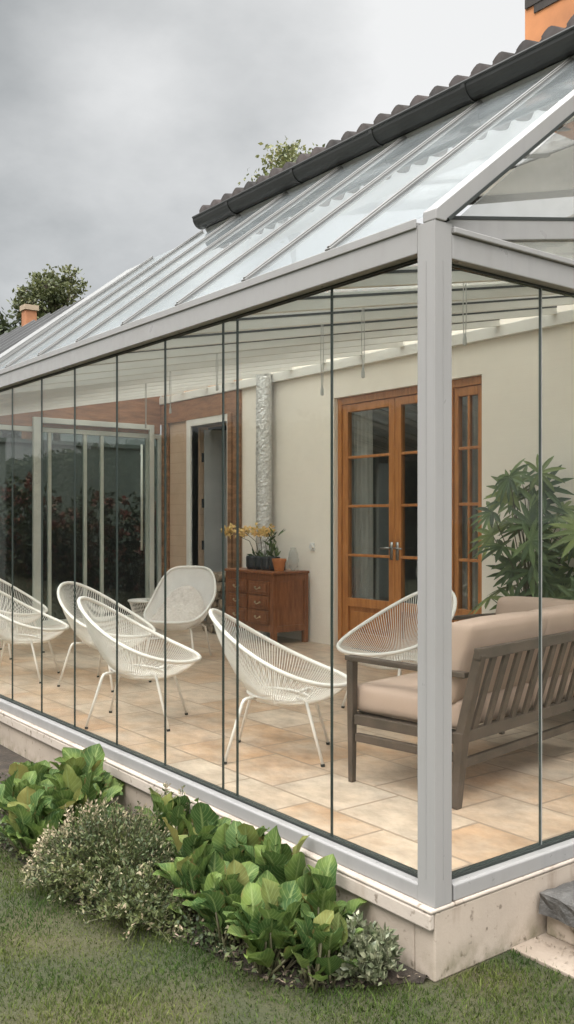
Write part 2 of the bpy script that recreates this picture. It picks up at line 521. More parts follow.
con = empty('glass_conservatory', (0, 0, GZ), 0, 'pale grey aluminium framed glass conservatory leaning against the cream house', 'conservatory')
m = MB()
m.box((L, .0, GZ), (-.102, .10, -.0285)); m.box((-.10, .0, GZ), (.0, 4.0, -.0285))
m.build('plinth', STONE, con, bevel=.006)
m = MB(); m.box((L, -.025, -.085), (.0, -.002, -.028)); m.box((L, -.025, -.027), (.004, .10, -.012)); m.box((-.10, .101, -.027), (.004, 4.0, -.012))
m.build('plinth_cap', CAP, con, bevel=.006)
m = MB(); m.prism([(.002, -.011), (.002, .044), (.009, .050), (.085, .050), (.095, -.011)], 'x', L, -.086)
m.prism([(-.002, -.011), (-.002, .044), (-.009, .050), (-.085, .050), (-.095, -.011)], 'y', .098, 4.0)
m.build('bottom_rail', ALU, con, bevel=.004)
m = MB(); m.box((L, .035, .0505), (-.09, .072, .060)); m.box((-.072, .098, .0505), (-.035, 4.0, .060))
m.build('rail_gasket', GASKET, con)
m = MB(); m.box((-.085, 0, -.011), (0, .085, 2.385))
m.box((0, .040, .08), (.002, .044, 2.25)); m.box((-.046, -.002, .08), (-.042, 0, 2.25))
cp = m.build('corner_post', ALU, con, bevel=.004)
m = MB(); m.box((L, .0, 2.285), (-.087, .09, 2.398)); m.box((L, -.008, 2.375), (-.087, -.001, 2.41))
m.build('front_beam', ALU, con, bevel=.004)
m = MB(); m.box((-.088, .087, 2.262), (.0, 4.0, 2.35)); m.box((-.02, .087, 2.352), (.012, 4.0, 2.375))
m.build('side_beam', ALU, con, bevel=.004)
m = MB(); m.box((L, .04, 2.277), (-.09, .066, 2.2845)); m.box((-.066, .09, 2.2535), (-.04, 4.0, 2.2615))
m.build('beam_gasket', GASKET, con)

# sliding glass panels, each with dark edges
def pane(a, b, par, name='glass_panel', mats=None, axis='y'):
    m = MB(); m.box(a, b)
    # faces whose normal is not the thin axis are edge faces
    for i, f in enumerate(m.f):
        p = [Vector(m.v[k]) for k in f]
        nrm = (p[1] - p[0]).cross(p[2] - p[1])
        big = max(range(3), key=lambda k: abs(nrm[k]))
        m.mi[i] = 0 if 'xyz'[big] == axis else 1
    return m.build(name, mats or [GLASS, GEDGE], par)

js = [-.087, -.62, -1.30, -1.42, -1.97, -2.52, -3.09, -3.61, -4.14, -4.67, -5.2, -5.73, -6.26, -6.79, -7.32, -7.85, -8.38, -8.95]
for i in range(len(js) - 1):
    a, b = js[i], js[i + 1]
    pane((b + .003, .048, .061), (a - .003, .058, 2.277), con)
jy = [.087, .65, 1.15, 1.72, 2.29, 2.86, 3.43, 3.98]
for a, b in zip(jy, jy[1:]):
    pane((-.058, a + .003, .061), (-.048, b - .003, 2.253), con, axis='x')
m = MB(); m.box((-.060, .648, .061), (-.046, .652, 2.253)); m.build('panel_seal', ALU_D, con)

SL = .78
BARM = M('bar_metal', (.15, .147, .14), None, 3, .45)
zr = lambda y: 2.40 + SL * y
XM = -4.80      # where the glass roof ends and the metal one starts
# roof glass and glazing bars
bars = [-.03 - .0, -.58, -1.17, -1.76, -2.35, -2.94, -3.53, -4.12, -4.71]
YT = 1.60
def slab(x0, x1, y0, y1, zf, t, dz=0.):
    m = MB()
    vs = [(x, y, zf(y) + dz + k) for k in (0, t) for (x, y) in ((x0, y0), (x1, y0), (x1, y1), (x0, y1))]
    m.add(vs, [(3, 2, 1, 0), (4, 5, 6, 7), (0, 1, 5, 4), (1, 2, 6, 5), (2, 3, 7, 6), (3, 0, 4, 7)])
    return m
for a, b in zip(bars, bars[1:]):
    slab(b + .02, a - .02, .02, YT if b > -4.2 else 1.49, zr, .008).build('roof_pane', ROOFG, con)
for x in bars[1:]:
    ye = YT + .02 if x > -4.2 else 1.49
    m = MB(); m.bar((x, .0, zr(0) + .008), (x, ye, zr(ye) + .008), .034, .022)
    m.bar((x, .0, zr(0) + .024), (x, ye, zr(ye) + .024), .016, .010)
    m.build('glazing_bar', BARM, con, bevel=.003)
m = MB(); m.prism([(.002, 2.387), (.002, zr(0) + .024), (YT + .12, zr(YT + .12) + .024), (YT + .12, zr(YT + .12) - .045), (.05, 2.387)], 'x', -.062, .004)
m.build('end_rafter', ALU, con, bevel=.004)
m = MB(); m.bar((-.005, .06, zr(.06) - .052), (-.005, YT, zr(YT) - .052), .03, .012)
m.build('rafter_gasket', GASKET, con)
m = MB(); m.bar((-4.86, -.01, zr(0) + .02), (-4.86, 1.40, zr(1.40) + .005), .26, .04)
m.build('roof_flashing', M('flashing_metal', (.21, .21, .205), None, 2, .5), con, bevel=.004)
# ridge strip where the glass tucks under the gutter
m = MB(); m.bar((-4.0, YT, zr(YT) + .012), (-.06, YT, zr(YT) + .012), .05, .03, up=(0, -SL, 1)); m.build('ridge_strip', ALU_D, con)
# gable glass above the side beam
zc = lambda y: 2.31 + .19 * y
m = MB(); m.prism([(.10, 2.38), (3.98, 2.38), (3.98, 3.50), (1.62, 3.50), (1.45, 3.45)], 'x', -.052, -.044)
m.build('gable_pane', glass('gable_glass', (.95, .955, .945), 1.35, .34, (.56, .545, .51)), con)  # milky beige share paints reflections into the gable pane
m = MB(); m.bar((-.05, .09, zc(.09) + .045), (-.05, 3.98, zc(3.98) + .045), .05, .075); m.build('gable_tie', ALU, con, bevel=.003)
m = MB(); m.bar((-.05, .09, zc(.09) + .088), (-.05, 3.98, zc(3.98) + .088), .055, .012); m.build('tie_gasket', GASKET, con)
# low ceiling beams between the front beam and the house wall
x = -.66
k = 0
while x > -8.9:
    m = MB(); m.bar((x, .09, zc(.09) - .0), (x, 3.94, zc(3.94)), .045, .075); m.bar((x, .09, zc(.09) + .018), (x, 3.94, zc(3.94) + .018), .049, .013, mi=1)
    m.build('ceiling_beam', [WHITE, GASKET], con)
    x -= .59
m = MB(); m.box((L, 3.945, 2.93), (-.06, 3.998, 3.03)); m.build('wall_ledger', WHITE, con, bevel=.004)
m = slab(L, -.08, .10, 3.94, zc, .006, .047); m.build('ceiling_shade', SHADE, con)
# metal roof over the far end
def metal_roof():
    m = MB()
    x0, x1 = -9.25, -5.0
    z2 = zr(1.40) - .13
    for a, b in (((0, zr(-.04) - .01), (1.38, z2)),):
        y0, za = a; y1, zb = b
        if y0 == 0: y0 = -.04
        m.add([(x0, y0, za), (x1, y0, za), (x1, y1, zb), (x0, y1, zb), (x0, y0, za + .03), (x1, y0, za + .03), (x1, y1, zb + .03), (x0, y1, zb + .03)],
              [(3, 2, 1, 0), (4, 5, 6, 7), (0, 1, 5, 4), (1, 2, 6, 5), (2, 3, 7, 6), (3, 0, 4, 7)])
    x = x1 - .02
    while x > x0:
        m.bar((x, -.04, zr(-.04) + .035), (x, 1.38, z2 + .05), .028, .05)
        x -= .40
    o = m.build('metal_roof', SEAM, con)
    g = MB(); g.add([(x0, 1.38, z2 + .01), (-3.96, 1.38, z2 + .01), (-3.96, 4.0, z2 - .02), (x0, 4.0, z2 - .02)], [(0, 1, 2, 3)])
    g.build('added_roof_light', ADDED_SKYL, con, recalc=False)  # skylight added behind the metal roof to brighten the room
    return o
metal_roof()

# ------------------------------------------------------------------ house
hs = empty('house', (0, 4.0, GZ), 0, 'cream painted house with dark tiled roof, black gutter and wooden french doors', 'house')
FD = (-5.29, -3.25, 2.64)     # french door opening x0, x1, top
SD = (-8.19, -7.32, 2.57)     # side door opening
WT = 3.6
m = MB()
m.box((-7.02, 4.0, GZ), (FD[0], 4.25, WT)); m.box((FD[1], 4.0, GZ), (1.3, 4.25, WT)); m.box((FD[0], 4.0, FD[2]), (FD[1], 4.25, WT))
m.build('wall', WALLM, hs)
m = MB(); m.box((1.3, 4.0, GZ), (1.55, 10.5, WT)); m.box((L - .25, 4.26, GZ), (L, 10.5, WT)); m.box((L, 10.25, GZ), (1.3, 10.5, WT))
m.prism([(4.0, WT), (10.5, WT), (7.2, 5.15)], 'x', 1.3, 1.5); m.prism([(4.0, WT), (10.5, WT), (7.2, 5.15)], 'x', -3.9, -3.7)
m.build('plaster_wall', WALLP, hs)
m = MB(); m.box((L, 3.998, GZ), (SD[0], 4.25, WT)); m.box((SD[1], 3.998, GZ), (-7.02, 4.25, WT)); m.box((SD[0], 3.998, SD[2]), (SD[1], 4.25, WT))
m.build('siding_wall', TAN, hs)
m = MB(); m.box((L, 3.965, 2.66), (-7.03, 3.996, 2.928)); m.build('wood_fascia', FASC, hs)
for a, b, c in ((-8.93, -8.76, 3.955), (-7.265, -7.18, 3.94), (-7.13, -7.03, 3.93)):
    m = MB(); m.box((a, c, 0), (b, 3.9955, 2.657)); m.build('rustic_post', RUST, hs, bevel=.006)
m = MB(); m.box((L, 1.64, 3.50), (1.3, 1.90, 3.54)); m.build('soffit', SOFFIT, hs)

# tile roof made of single pantiles
def tiles():
    m = MB(); mu = MB()
    x0, x1, y0, z0 = -3.94, 1.5, 1.52, 3.755
    pitch = .262
    w = .155; row = .36
    nx = int((x1 - x0) / w); ny = 17
    for j in range(ny):
        if 1 < j < 7: continue      # gap for the added roof light
        for i in range(nx):
            xa = x0 + i * w + random.uniform(-.004, .004)
            dzj = random.uniform(-.004, .006)
            vs = []
            for e, (yy, lift) in enumerate(((y0 + j * row - .04, .028), (y0 + (j + 1) * row, 0))):
                for k in range(9):
                    t = k / 8
                    zz = .030 * math.sin(math.pi * min(1, t / .62)) if t < .62 else -.020 * math.sin(math.pi * (t - .62) / .38)
                    vs.append((xa + t * (w + .012), yy, z0 + (yy - y0) * pitch + zz + lift + dzj))
            # front lip
            for k in range(9):
                p = vs[k]; vs.append((p[0], p[1] + .004, z0 - .05 if j == 0 else p[2] - .022))
            fs = [(k, k + 1, 9 + k + 1, 9 + k) for k in range(8)] + [(18 + k, 18 + k + 1, k + 1, k) for k in range(8)]
            (m if j < 2 else mu).add(vs, fs)
    rf = m.build('roof', TILE, hs, recalc=False, smooth=True)
    mu.build('ridge_tiles', TILE, rf, recalc=False, smooth=True)
    # under layer and back slope
    u = MB()
    yr = y0 + ny * row; zrr = z0 + ny * row * pitch
    u.add([(x0, y0, z0 - .03), (x1, y0, z0 - .03), (x1, yr, zrr - .03), (x0, yr, zrr - .03), (x1, yr + 4.2, zrr - 1.3), (x0, yr + 4.2, zrr - 1.3)], [(3, 2, 4, 5)])
    for ya, yb in ((y0, y0 + 2 * row), (y0 + 7 * row, yr)):   # strips below and above the added roof light
        za, zb = z0 + (ya - y0) * pitch - .03, z0 + (yb - y0) * pitch - .03
        u.add([(x0, ya, za), (x1, ya, za), (x1, yb, zb), (x0, yb, zb)], [(0, 1, 2, 3)])
    rl = MB(); ya, yb = y0 + 2 * row, y0 + 7 * row
    za, zb = z0 + (ya - y0) * pitch - .02, z0 + (yb - y0) * pitch - .02
    rl.add([(x0, ya, za), (x1, ya, za), (x1, yb, zb), (x0, yb, zb)], [(0, 1, 2, 3)])
    rlo = rl.build('added_roof_light', ADDED_SKYL, hs, recalc=False)  # invented skylight among the tiles, added for interior daylight
    g = MB()
    for k in range(9):
        xx = x0 + .02 + (x1 - x0 - .04) * k / 8; g.bar((xx, ya, za), (xx, yb, zb), .04, .05)
    g.build('frame', BARM, rlo)  # bars of the added skylight
    u.build('roof_deck', SOFFIT, rf, recalc=False)
    v = MB(); v.bar((x0 + .0, y0 - .0, z0 - .05), (x0 + .0, yr, zrr - .05), .03, .10); v.build('verge_board', GUTT, hs)
    # chimney on the roof
    c = MB(); c.box((-1.99, 3.0, 4.2), (-1.25, 3.7, 5.02)); ch = c.build('chimney', CHIMN, rf, bevel=.01)
    c = MB(); c.box((-1.975, 2.985, 4.99), (-1.26, 3.69, 5.6)); c.box((-1.9, 2.99, 4.93), (-1.6, 3.0, 5.0)); c.build('weathered_top', CHIMD, rf)
tiles()
# gutter: half round trough with joints and end cap
def gutter():
    m = MB(); gx0, gx1 = -4.03, 1.6; yc, zc_, r = 1.55, 3.735, .074
    pr = []
    for k in range(11):
        a = math.pi + math.pi * k / 10
        pr.append((yc + r * math.cos(a), zc_ + r * math.sin(a) * 1.05))
    pi = [(yc + (r - .008) * math.cos(math.pi + math.pi * k / 10), zc_ + .004 + (r - .008) * math.sin(math.pi + math.pi * k / 10)) for k in range(11)][::-1]
    m.prism(pr + pi, 'x', gx0, gx1)
    m.prism(pr, 'x', gx0 - .006, gx0 - .0005)
    m.tube([(gx0, yc - r, zc_ + .002), (gx1, yc - r, zc_ + .002)], .010, 8)
    g = m.build('gutter', GUTT, hs)
    for x in (-3.55, -2.75, -1.95, -1.2, -.45, .4, 1.2):
        b = MB(); q = []
        for s in (1.02, 1.09):
            q.append([(yc + r * s * math.cos(math.pi + math.pi * k / 10), zc_ + r * s * 1.05 * math.sin(math.pi + math.pi * k / 10)) for k in range(11)])
        b.prism(q[1] + q[0][::-1], 'x', x - .015, x + .015); b.build('gutter_bracket', GUTT, g)
    f = MB(); f.box((-3.94, 1.635, 3.60), (1.5, 1.66, 3.78)); f.build('eave_board', GUTT, hs)
gutter()

# french doors
def french_doors():
    y = 4.10
    fr = MB()
    fr.box((FD[0] + .001, y - .05, 0), (FD[0] + .06, y + .06, FD[2] - .001)); fr.box((FD[1] - .05, y - .05, 0), (FD[1] - .001, y + .06, FD[2] - .001))
    fr.box((FD[0] + .061, y - .05, FD[2] - .075), (FD[1] - .051, y + .06, FD[2] - .001)); fr.box((FD[0] + .061, y - .05, 0), (FD[1] - .051, y + .06, .03))
    fr.box((-3.70, y - .05, .031), (-3.642, y + .06, FD[2] - .076))
    d = fr.build('french_door', DOORW, hs, bevel=.004)
    zs = [.52, .97, 1.485, 2.00, 2.48]
    def leaf(x0, x1, mid):
        m = MB(); st = .085 if not mid else .05
        z1 = FD[2] - .078
        m.box((x0, y - .035, .034), (x0 + st, y + .025, z1)); m.box((x1 - st, y - .035, .034), (x1, y + .025, z1))
        m.box((x0 + st, y - .035, zs[-1]), (x1 - st, y + .025, z1)); m.box((x0 + st, y - .035, zs[0] - .09), (x1 - st, y + .025, zs[0])); m.box((x0 + st, y - .035, .034), (x1 - st, y + .025, .16))
        m.box((x0 + st, y - .005, .16), (x1 - st, y + .01, zs[0] - .09)); m.box((x0 + st + .05, y - .02, .21), (x1 - st - .05, y - .0052, zs[0] - .14))
        for z in zs[1:-1]: m.box((x0 + st, y - .03, z - .014), (x1 - st, y + .015, z + .014))
        if mid: m.box(((x0 + x1) / 2 - .013, y - .028, zs[0]), ((x0 + x1) / 2 + .013, y + .014, zs[-1]))
        m.build('door_leaf', DOORW, d, bevel=.005)
        g = MB(); g.box((x0 + st, y - .006, zs[0]), (x1 - st, y - .002, zs[-1])); g.build('door_pane', HOUSEG, d)
    leaf(-5.228, -4.432, False); leaf(-4.428, -3.704, False); leaf(-3.638, -3.303, True)
    for s, x in ((-1, -4.472), (1, -4.388)):
        h = MB(); h.box((x - .018, y - .045, .94), (x + .018, y - .0355, 1.12)); h.tube([(x, y - .045, 1.06), (x, y - .085, 1.06), (x + s * .11, y - .088, 1.055)], .010, 8)
        h.build('door_handle', STEEL, d, smooth=True)
french_doors()
# room behind the french doors
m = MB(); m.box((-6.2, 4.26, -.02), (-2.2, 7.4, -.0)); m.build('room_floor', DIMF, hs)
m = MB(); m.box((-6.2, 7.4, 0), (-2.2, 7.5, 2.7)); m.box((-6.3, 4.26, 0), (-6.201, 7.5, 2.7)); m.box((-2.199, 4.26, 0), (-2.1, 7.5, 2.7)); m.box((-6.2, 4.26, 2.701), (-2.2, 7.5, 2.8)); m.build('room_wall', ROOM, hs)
def curtain(x0, x1, y):
    m = MB(); n = 60; vs = []
    for i in range(n + 1):
        t = i / n; xx = x0 + (x1 - x0) * t; yy = y + .022 * math.sin(t * 34) + .012 * math.sin(t * 71)
        for z in (.03, 1.2, 2.5): vs.append((xx + (.03 * math.sin(t * 9) if z < 2 else 0), yy, z))
    fs = [(i * 3 + k, i * 3 + 3 + k, i * 3 + 4 + k, i * 3 + 1 + k) for i in range(n) for k in range(2)]
    m.add(vs, fs); o = m.build('curtain', CURT, None, smooth=True, recalc=False)
    r = MB(); r.tube([(x0 - .05, y, 2.515), (x1 + .05, y, 2.515)], .012, 8); r.build('curtain_rod', STEEL, o, world=False)
    return o
tag(curtain(-5.275, -4.93, 4.20), 'white sheer curtain drawn aside behind the left wooden french door', 'curtain')
tag(curtain(-3.66, -3.40, 4.20), 'white sheer curtain behind the right hand french door panes, beside the potted palm', 'curtain')
# side table with lamp, dim inside the room
# side door
def side_door():
    y = 4.0
    m = MB(); m.box((SD[0] - .10, y - .03, 0), (SD[0], y + .10, SD[2] + .09)); m.box((SD[1], y - .031, 0), (SD[1] + .05, y + .10, SD[2] + .09)); m.box((SD[0], y - .03, SD[2]), (SD[1], y + .10, SD[2] + .09))
    d = m.build('side_door', WHITE, hs, bevel=.005)
    lf = MB(); lf.bar((SD[0] + .14, y + .10, 1.27), (SD[0] + .42, y + .72, 1.27), .045, 2.50); dl = lf.build('door_leaf', M('grey_door', (.30, .31, .31), None, 2, .5), d)
    for z in (.35, .95, 1.5, 2.1):
        h = MB(); h.box((SD[0] + .10, y + .085, z), (SD[0] + .135, y + .10, z + .12)); h.build('hinge', BLACK, d)
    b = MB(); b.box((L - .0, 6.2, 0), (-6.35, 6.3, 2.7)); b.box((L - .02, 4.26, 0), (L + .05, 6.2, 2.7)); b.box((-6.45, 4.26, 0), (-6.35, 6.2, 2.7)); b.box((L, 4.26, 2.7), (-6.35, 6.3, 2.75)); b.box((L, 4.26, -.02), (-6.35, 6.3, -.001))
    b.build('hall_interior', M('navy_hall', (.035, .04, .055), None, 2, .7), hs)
side_door()
sw = MB(); sw.box((-5.69, 3.985, 1.00), (-5.61, 3.9985, 1.09)); swo = sw.build('wall_switch', SWIT, hs, bevel=.006)
k = MB(); k.tube([(-5.65, 3.985, 1.045), (-5.65, 3.965, 1.045)], .028, 16); k.build('knob', SWIT, swo)

# flue pipe wrapped in foil
def flue():
    m = MB(); n = 28; prof = []
    z = .0
    vs = []; rows = 150
    for i in range(rows + 1):
        z = 3.03 * i / rows
        for k2 in range(n):
            a = 2 * math.pi * k2 / n
            r = .090 + random.uniform(-.004, .005)
            vs.append((-6.39 + r * math.cos(a), 3.87 + r * math.sin(a), z))
    fs = [(i * n + k2, i * n + (k2 + 1) % n, (i + 1) * n + (k2 + 1) % n, (i + 1) * n + k2) for i in range(rows) for k2 in range(n)]
    m.add(vs, fs)
    tag(m.build('flue_pipe', FOIL, recalc=False), 'silver crinkled foil clad flue pipe rising up the cream wall behind the dresser', 'pipe')
flue()

# ------------------------------------------------------------------ glazed screen at the far end
scr = empty('glazed_screen', (L, 2.0, 0), 0, 'dark glazed sliding door screen with pale frames at the far end of the room', 'glass door')
m = MB()
m.box((L - .04, .12, 0), (L + .03, .18, 2.52)); m.box((L - .04, 3.93, 0), (L + .03, 3.99, 2.52)); m.box((L - .04, .18, 2.46), (L + .03, 3.93, 2.52)); m.box((L - .04, .18, 0), (L + .03, 3.93, .05))
for y in (1.35, 2.34, 2.83, 3.07, 3.75): m.box((L - .03, y, .05), (L + .02, y + .045, 2.46))
GREENF = M('pale_green_frame', (.62, .65, .60), None, 2, .45)
m.build('frame', GREENF, scr, bevel=.004)
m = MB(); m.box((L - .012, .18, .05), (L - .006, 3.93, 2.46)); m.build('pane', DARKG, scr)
m = MB(); m.box((L + .04, 2.12, .0), (L + .085, 2.22, 2.64)); m.box((L + .04, 3.77, 0), (L + .085, 3.84, 2.64)); m.box((L + .04, 2.22, 2.57), (L + .085, 3.77, 2.64)); m.box((L + .04, 2.22, 0), (L + .085, 3.77, .06))
sl = m.build('sliding_leaf', GREENF, scr, bevel=.004)
m = MB(); m.box((L + .06, 2.22, .06), (L + .065, 3.77, 2.57)); m.build('leaf_pane', GLASS, sl)
m = MB(); m.tube([(L + .13, 3.62, .93), (L + .13, 3.62, 2.36)], .016, 8)
for z in (1.05, 2.24): m.tube([(L + .086, 3.62, z), (L + .13, 3.62, z)], .01, 6)
m.build('pull_bar', GREENF, sl, smooth=True)
m = MB(); m.box((L - .05, .0, 2.525), (L + .03, 3.96, 3.5)); o = m.build('fascia_board', FASC, scr)
m = MB(); m.box((L - .06, .10, -.10), (L - .001, 3.99, -.001)); m.build('sill', STONE, scr)
# garden wall beyond
m = MB(); m.box((-11.4, -2.5, GZ), (-11.2, 9, 2.5)); m.box((-11.43, -2.5, 2.5), (-11.17, 9, 2.56))
tag(m.build('garden_wall', GWALL), 'grey rendered garden wall seen dimly through the dark glazed screen', 'wall')

# ------------------------------------------------------------------ leaf tools
def rvec():
    while True:
        v = Vector((random.uniform(-1, 1), random.uniform(-1, 1), random.uniform(-1, 1)))
        if .05 < v.length < 1: return v.normalized()

def quadleaf(m, p, d, l, w, up=None, mi=0):
    d = Vector(d).normalized(); s = d.cross(up or rvec())
    if s.length < .1: s = d.cross(Vector((.3, .5, .8)))
    s.normalize(); p = Vector(p)
    m.add([p, p + d * l * .45 + s * w / 2, p + d * l, p + d * l * .45 - s * w / 2], [(0, 1, 2, 3)], mi)

def broadleaf(m, base, az, elev, l, w, curl, pet, mi=0, twist=0.):
    """ovate leaf on a petiole: az heading, elev start angle, curl = bend over its length"""
    h = Vector((math.cos(az), math.sin(az), 0)); up = Vector((0, 0, 1)); s0 = Vector((-math.sin(az), math.cos(az), 0))
    p = Vector(base); e = elev
    d = h * math.cos(e) + up * math.sin(e)
    q = p + d * pet
    n = 8; vs = []; cur = q; prof = [.14, .58, .86, .99, 1.0, .93, .78, .50, .06]
    for i in range(n + 1):
        t = i / n
        d = h * math.cos(e) + up * math.sin(e)
        nrm = -h * math.sin(e) + up * math.cos(e)
        s = s0 * math.cos(twist) + nrm * math.sin(twist)
        nn = nrm * math.cos(twist) - s0 * math.sin(twist)
        hw = w / 2 * prof[i]; wav = .06 * w * math.sin(i * 1.9 + az * 3)
        vs += [cur - s * hw + nn * (hw * .42 + wav), cur - s * hw * .5 + nn * hw * .13, cur, cur + s * hw * .5 + nn * hw * .13, cur + s * hw + nn * (hw * .42 - wav)]
        m.uv += [(u_, t) for u_ in (-1, -.5, 0, .5, 1)]
        cur = cur + d * (l / n); e -= curl / n * (1 + t)
    fs = [(i * 5 + k, i * 5 + k + 1, i * 5 + k + 6, i * 5 + k + 5) for i in range(n) for k in range(4)]
    m.add(vs, fs, mi)
    return q

def hosta(loc, size, n, seed, label):
    random.seed(seed)
    root = empty('broadleaf_plant', (loc[0], loc[1], GZ), 0, label, 'plant', 'broad leaved plants in the bed')
    m = MB(); st = MB()
    az = random.uniform(0, 6)
    n = int(n * 1.35)
    for i in range(n):
        t = i / n
        az += 2.4 + random.uniform(-.4, .4)
        elev = R(88 - 50 * t ** 1.1 + random.uniform(-9, 9))
        l = size * random.choice((random.uniform(.22, .36), random.uniform(.34, .48), random.uniform(.34, .50))) * (1 - .1 * t); w = l * random.uniform(.58, .80)
        pet = size * random.uniform(.26, .58) * (1 - .45 * t)
        base = (random.uniform(-.04, .04) * size * 4, random.uniform(-.04, .04) * size * 4, .0)
        q = broadleaf(m, base, az, elev, l, w, R(random.uniform(-5, 50)), pet, twist=random.uniform(-.45, .45))
        st.tube([base, Vector(base).lerp(q, .5), q], [.006, .005, .004], 5)
    m.build('foliage', HOSTA, root, world=False, smooth=True, recalc=False)
    st.build('stem', STEM, root, world=False, smooth=True, recalc=False)

for loc, size, n, seed, lab in (
    ((-0.42, -0.40), 0.34, 40, 1, 'foremost broad leaved green plant at the right front of the bed near the corner'),
    ((-0.44, -0.17), 0.34, 34, 2, 'broad leaved plant closest to the corner post, tight against the plinth'),
    ((-0.66, -0.42), 0.33, 34, 3, 'low broad leaved plant at the lawn edge, between shrub and foremost plant'),
    ((-0.72, -0.14), 0.37, 34, 4, 'yellow green broad leaved plant against the plinth in the middle of the right clump'),
    ((-0.98, -0.14), 0.38, 34, 5, 'tall broad leaved plant by the plinth, second from the shrub'),
    ((-0.90, -0.38), 0.34, 34, 6, 'broad leaved plant touching the right side of the grey green shrub'),
    ((-1.25, -0.20), 0.37, 34, 7, 'broad leaved plant against the plinth right behind the shrub'),
    ((-2.05, -0.42), 0.43, 38, 8, 'bright broad leaved plant directly left of the grey green shrub'),
    ((-1.98, -0.64), 0.34, 34, 9, 'broad leaved plant on the lawn edge at the far left of the photo'),
    ((-2.38, -0.24), 0.45, 36, 10, 'broad leaved plant by the plinth in the left hand clump'),
    ((-2.26, -0.56), 0.40, 34, 11, 'broad leaved plant at the left picture border'),
    ((-2.62, -0.42), 0.38, 30, 12, 'broad leaved plant furthest left, mostly cut by the picture border'),
    ((-1.56, -.13), .37, 32, 13, 'broad leaved plant against the plinth, furthest back behind the grey green shrub'),
    ((-.24, -.33), .31, 28, 14, 'broad leaved plant at the right end of the clump, touching the variegated plant')):
    hosta(loc, size, n, seed, lab)

def shrub(loc, rx, ry, rz, n, seed, label, leafm, tipm, tips, name='shrub', l=(.015, .030), tipfn=None):
    random.seed(seed)
    root = empty(name, (loc[0], loc[1], GZ), 0, label, 'shrub')
    m = MB(); st = MB()
    ends = []
    for i in range(int(n / 28)):
        a = random.uniform(0, 2 * math.pi); rr = math.sqrt(random.random()); u = random.random()
        e = Vector((rx * rr * math.cos(a), ry * rr * math.sin(a), 0))
        hgt = rz * math.sqrt(max(.03, 1 - rr * rr)) * random.uniform(.62, 1.08)
        tip = Vector((e.x * 1.04, e.y * 1.04, hgt)); b = e * .35
        mid = (b + tip) / 2 + Vector((random.uniform(-.03, .03), random.uniform(-.03, .03), .03))
        st.tube([b, mid, tip], [.003, .002, .0012], 4)
        for q in range(28):
            t = .25 + .75 * q / 28
            p = b.lerp(mid, t * 2) if t < .5 else mid.lerp(tip, t * 2 - 1)
            d = rvec() + Vector((0, 0, .55)) + (tip - b).normalized() * .5
            ll = random.uniform(*l) * (1.1 - .3 * t)
            tipq = t > .84 and random.random() < tips * (tipfn(e) if tipfn else 1)
            quadleaf(m, p + rvec() * .008, d, ll, ll * random.uniform(.36, .52), mi=1 if tipq else 0)
    m.build('foliage', [leafm, tipm], root, world=False, recalc=False)
    st.build('twig', STEM, root, world=False, recalc=False)

shrub((-1.47, -.52), .41, .35, .36, 15000, 21, 'bushy grey green small leaved shrub with pale pinkish tips between the two leafy clumps', SHRUB, SHRUBT, .6, tipfn=lambda e: 1.6 if e.x < -.05 else .35)
shrub((-1.10, -.60), .32, .20, .22, 4600, 22, 'low dark small leaved shrub sprawling over the lawn edge right of the bushy one', SHRUB, SHRUBT, .3)
shrub((-1.62, -.09), .34, .09, .33, 1800, 23, 'thin wispy weed with pale tips growing against the plinth', SHRUB, SHRUBT, .8, 'weed')
shrub((-.17, -.17), .15, .12, .20, 2400, 24, 'small white variegated plant at the plinth corner beside the broad leaves', VARI, VARI, .2, 'variegated_plant', (.025, .05))
def ground_cover():
    random.seed(70)
    m = MB()
    for i in range(9000):
        x = random.uniform(-3.2, -.12); e = edge_y(x); u = random.random()
        y = e * (1 - u * u * .9) + random.gauss(0, .015)
        if x > -.6 and random.random() < .6: continue
        l = random.uniform(.012, .032)
        quadleaf(m, (x, min(y, -.04), GZ + .01 + random.random() ** 2 * .10), rvec() + Vector((0, 0, .4)), l, l * .55, mi=1 if random.random() < .06 else 0)
    tag(m.build('ground_cover', [SHRUB, SHRUBT], recalc=False), 'low small leaved ground cover filling the bed between the plants', 'ground cover', kind='stuff')
ground_cover()
random.seed(77)
# dry litter and small stones at the bed edge
m = MB()
for i in range(170):
    x = random.uniform(-1.4, -.03); y = edge_y(x) + random.uniform(-.02, .14)
    quadleaf(m, (x, y, GZ + .02), (random.uniform(-1, 1), random.uniform(-1, 1), .15), random.uniform(.015, .04), random.uniform(.006, .014), Vector((0, 0, 1)))
for i in range(90):
    y = random.uniform(.42, .6); x = random.uniform(.01, .55)
    quadleaf(m, (x, y if random.random() < .5 else random.uniform(.5, .56), GZ + .017), (random.uniform(-1, 1), random.uniform(-1, 1), .1), random.uniform(.008, .02), .005, Vector((0, 0, 1)))
tag(m.build('leaf_litter', LOGS, recalc=False), 'dry brown leaf litter scattered along the bed edge and paving', 'leaf litter', kind='stuff')

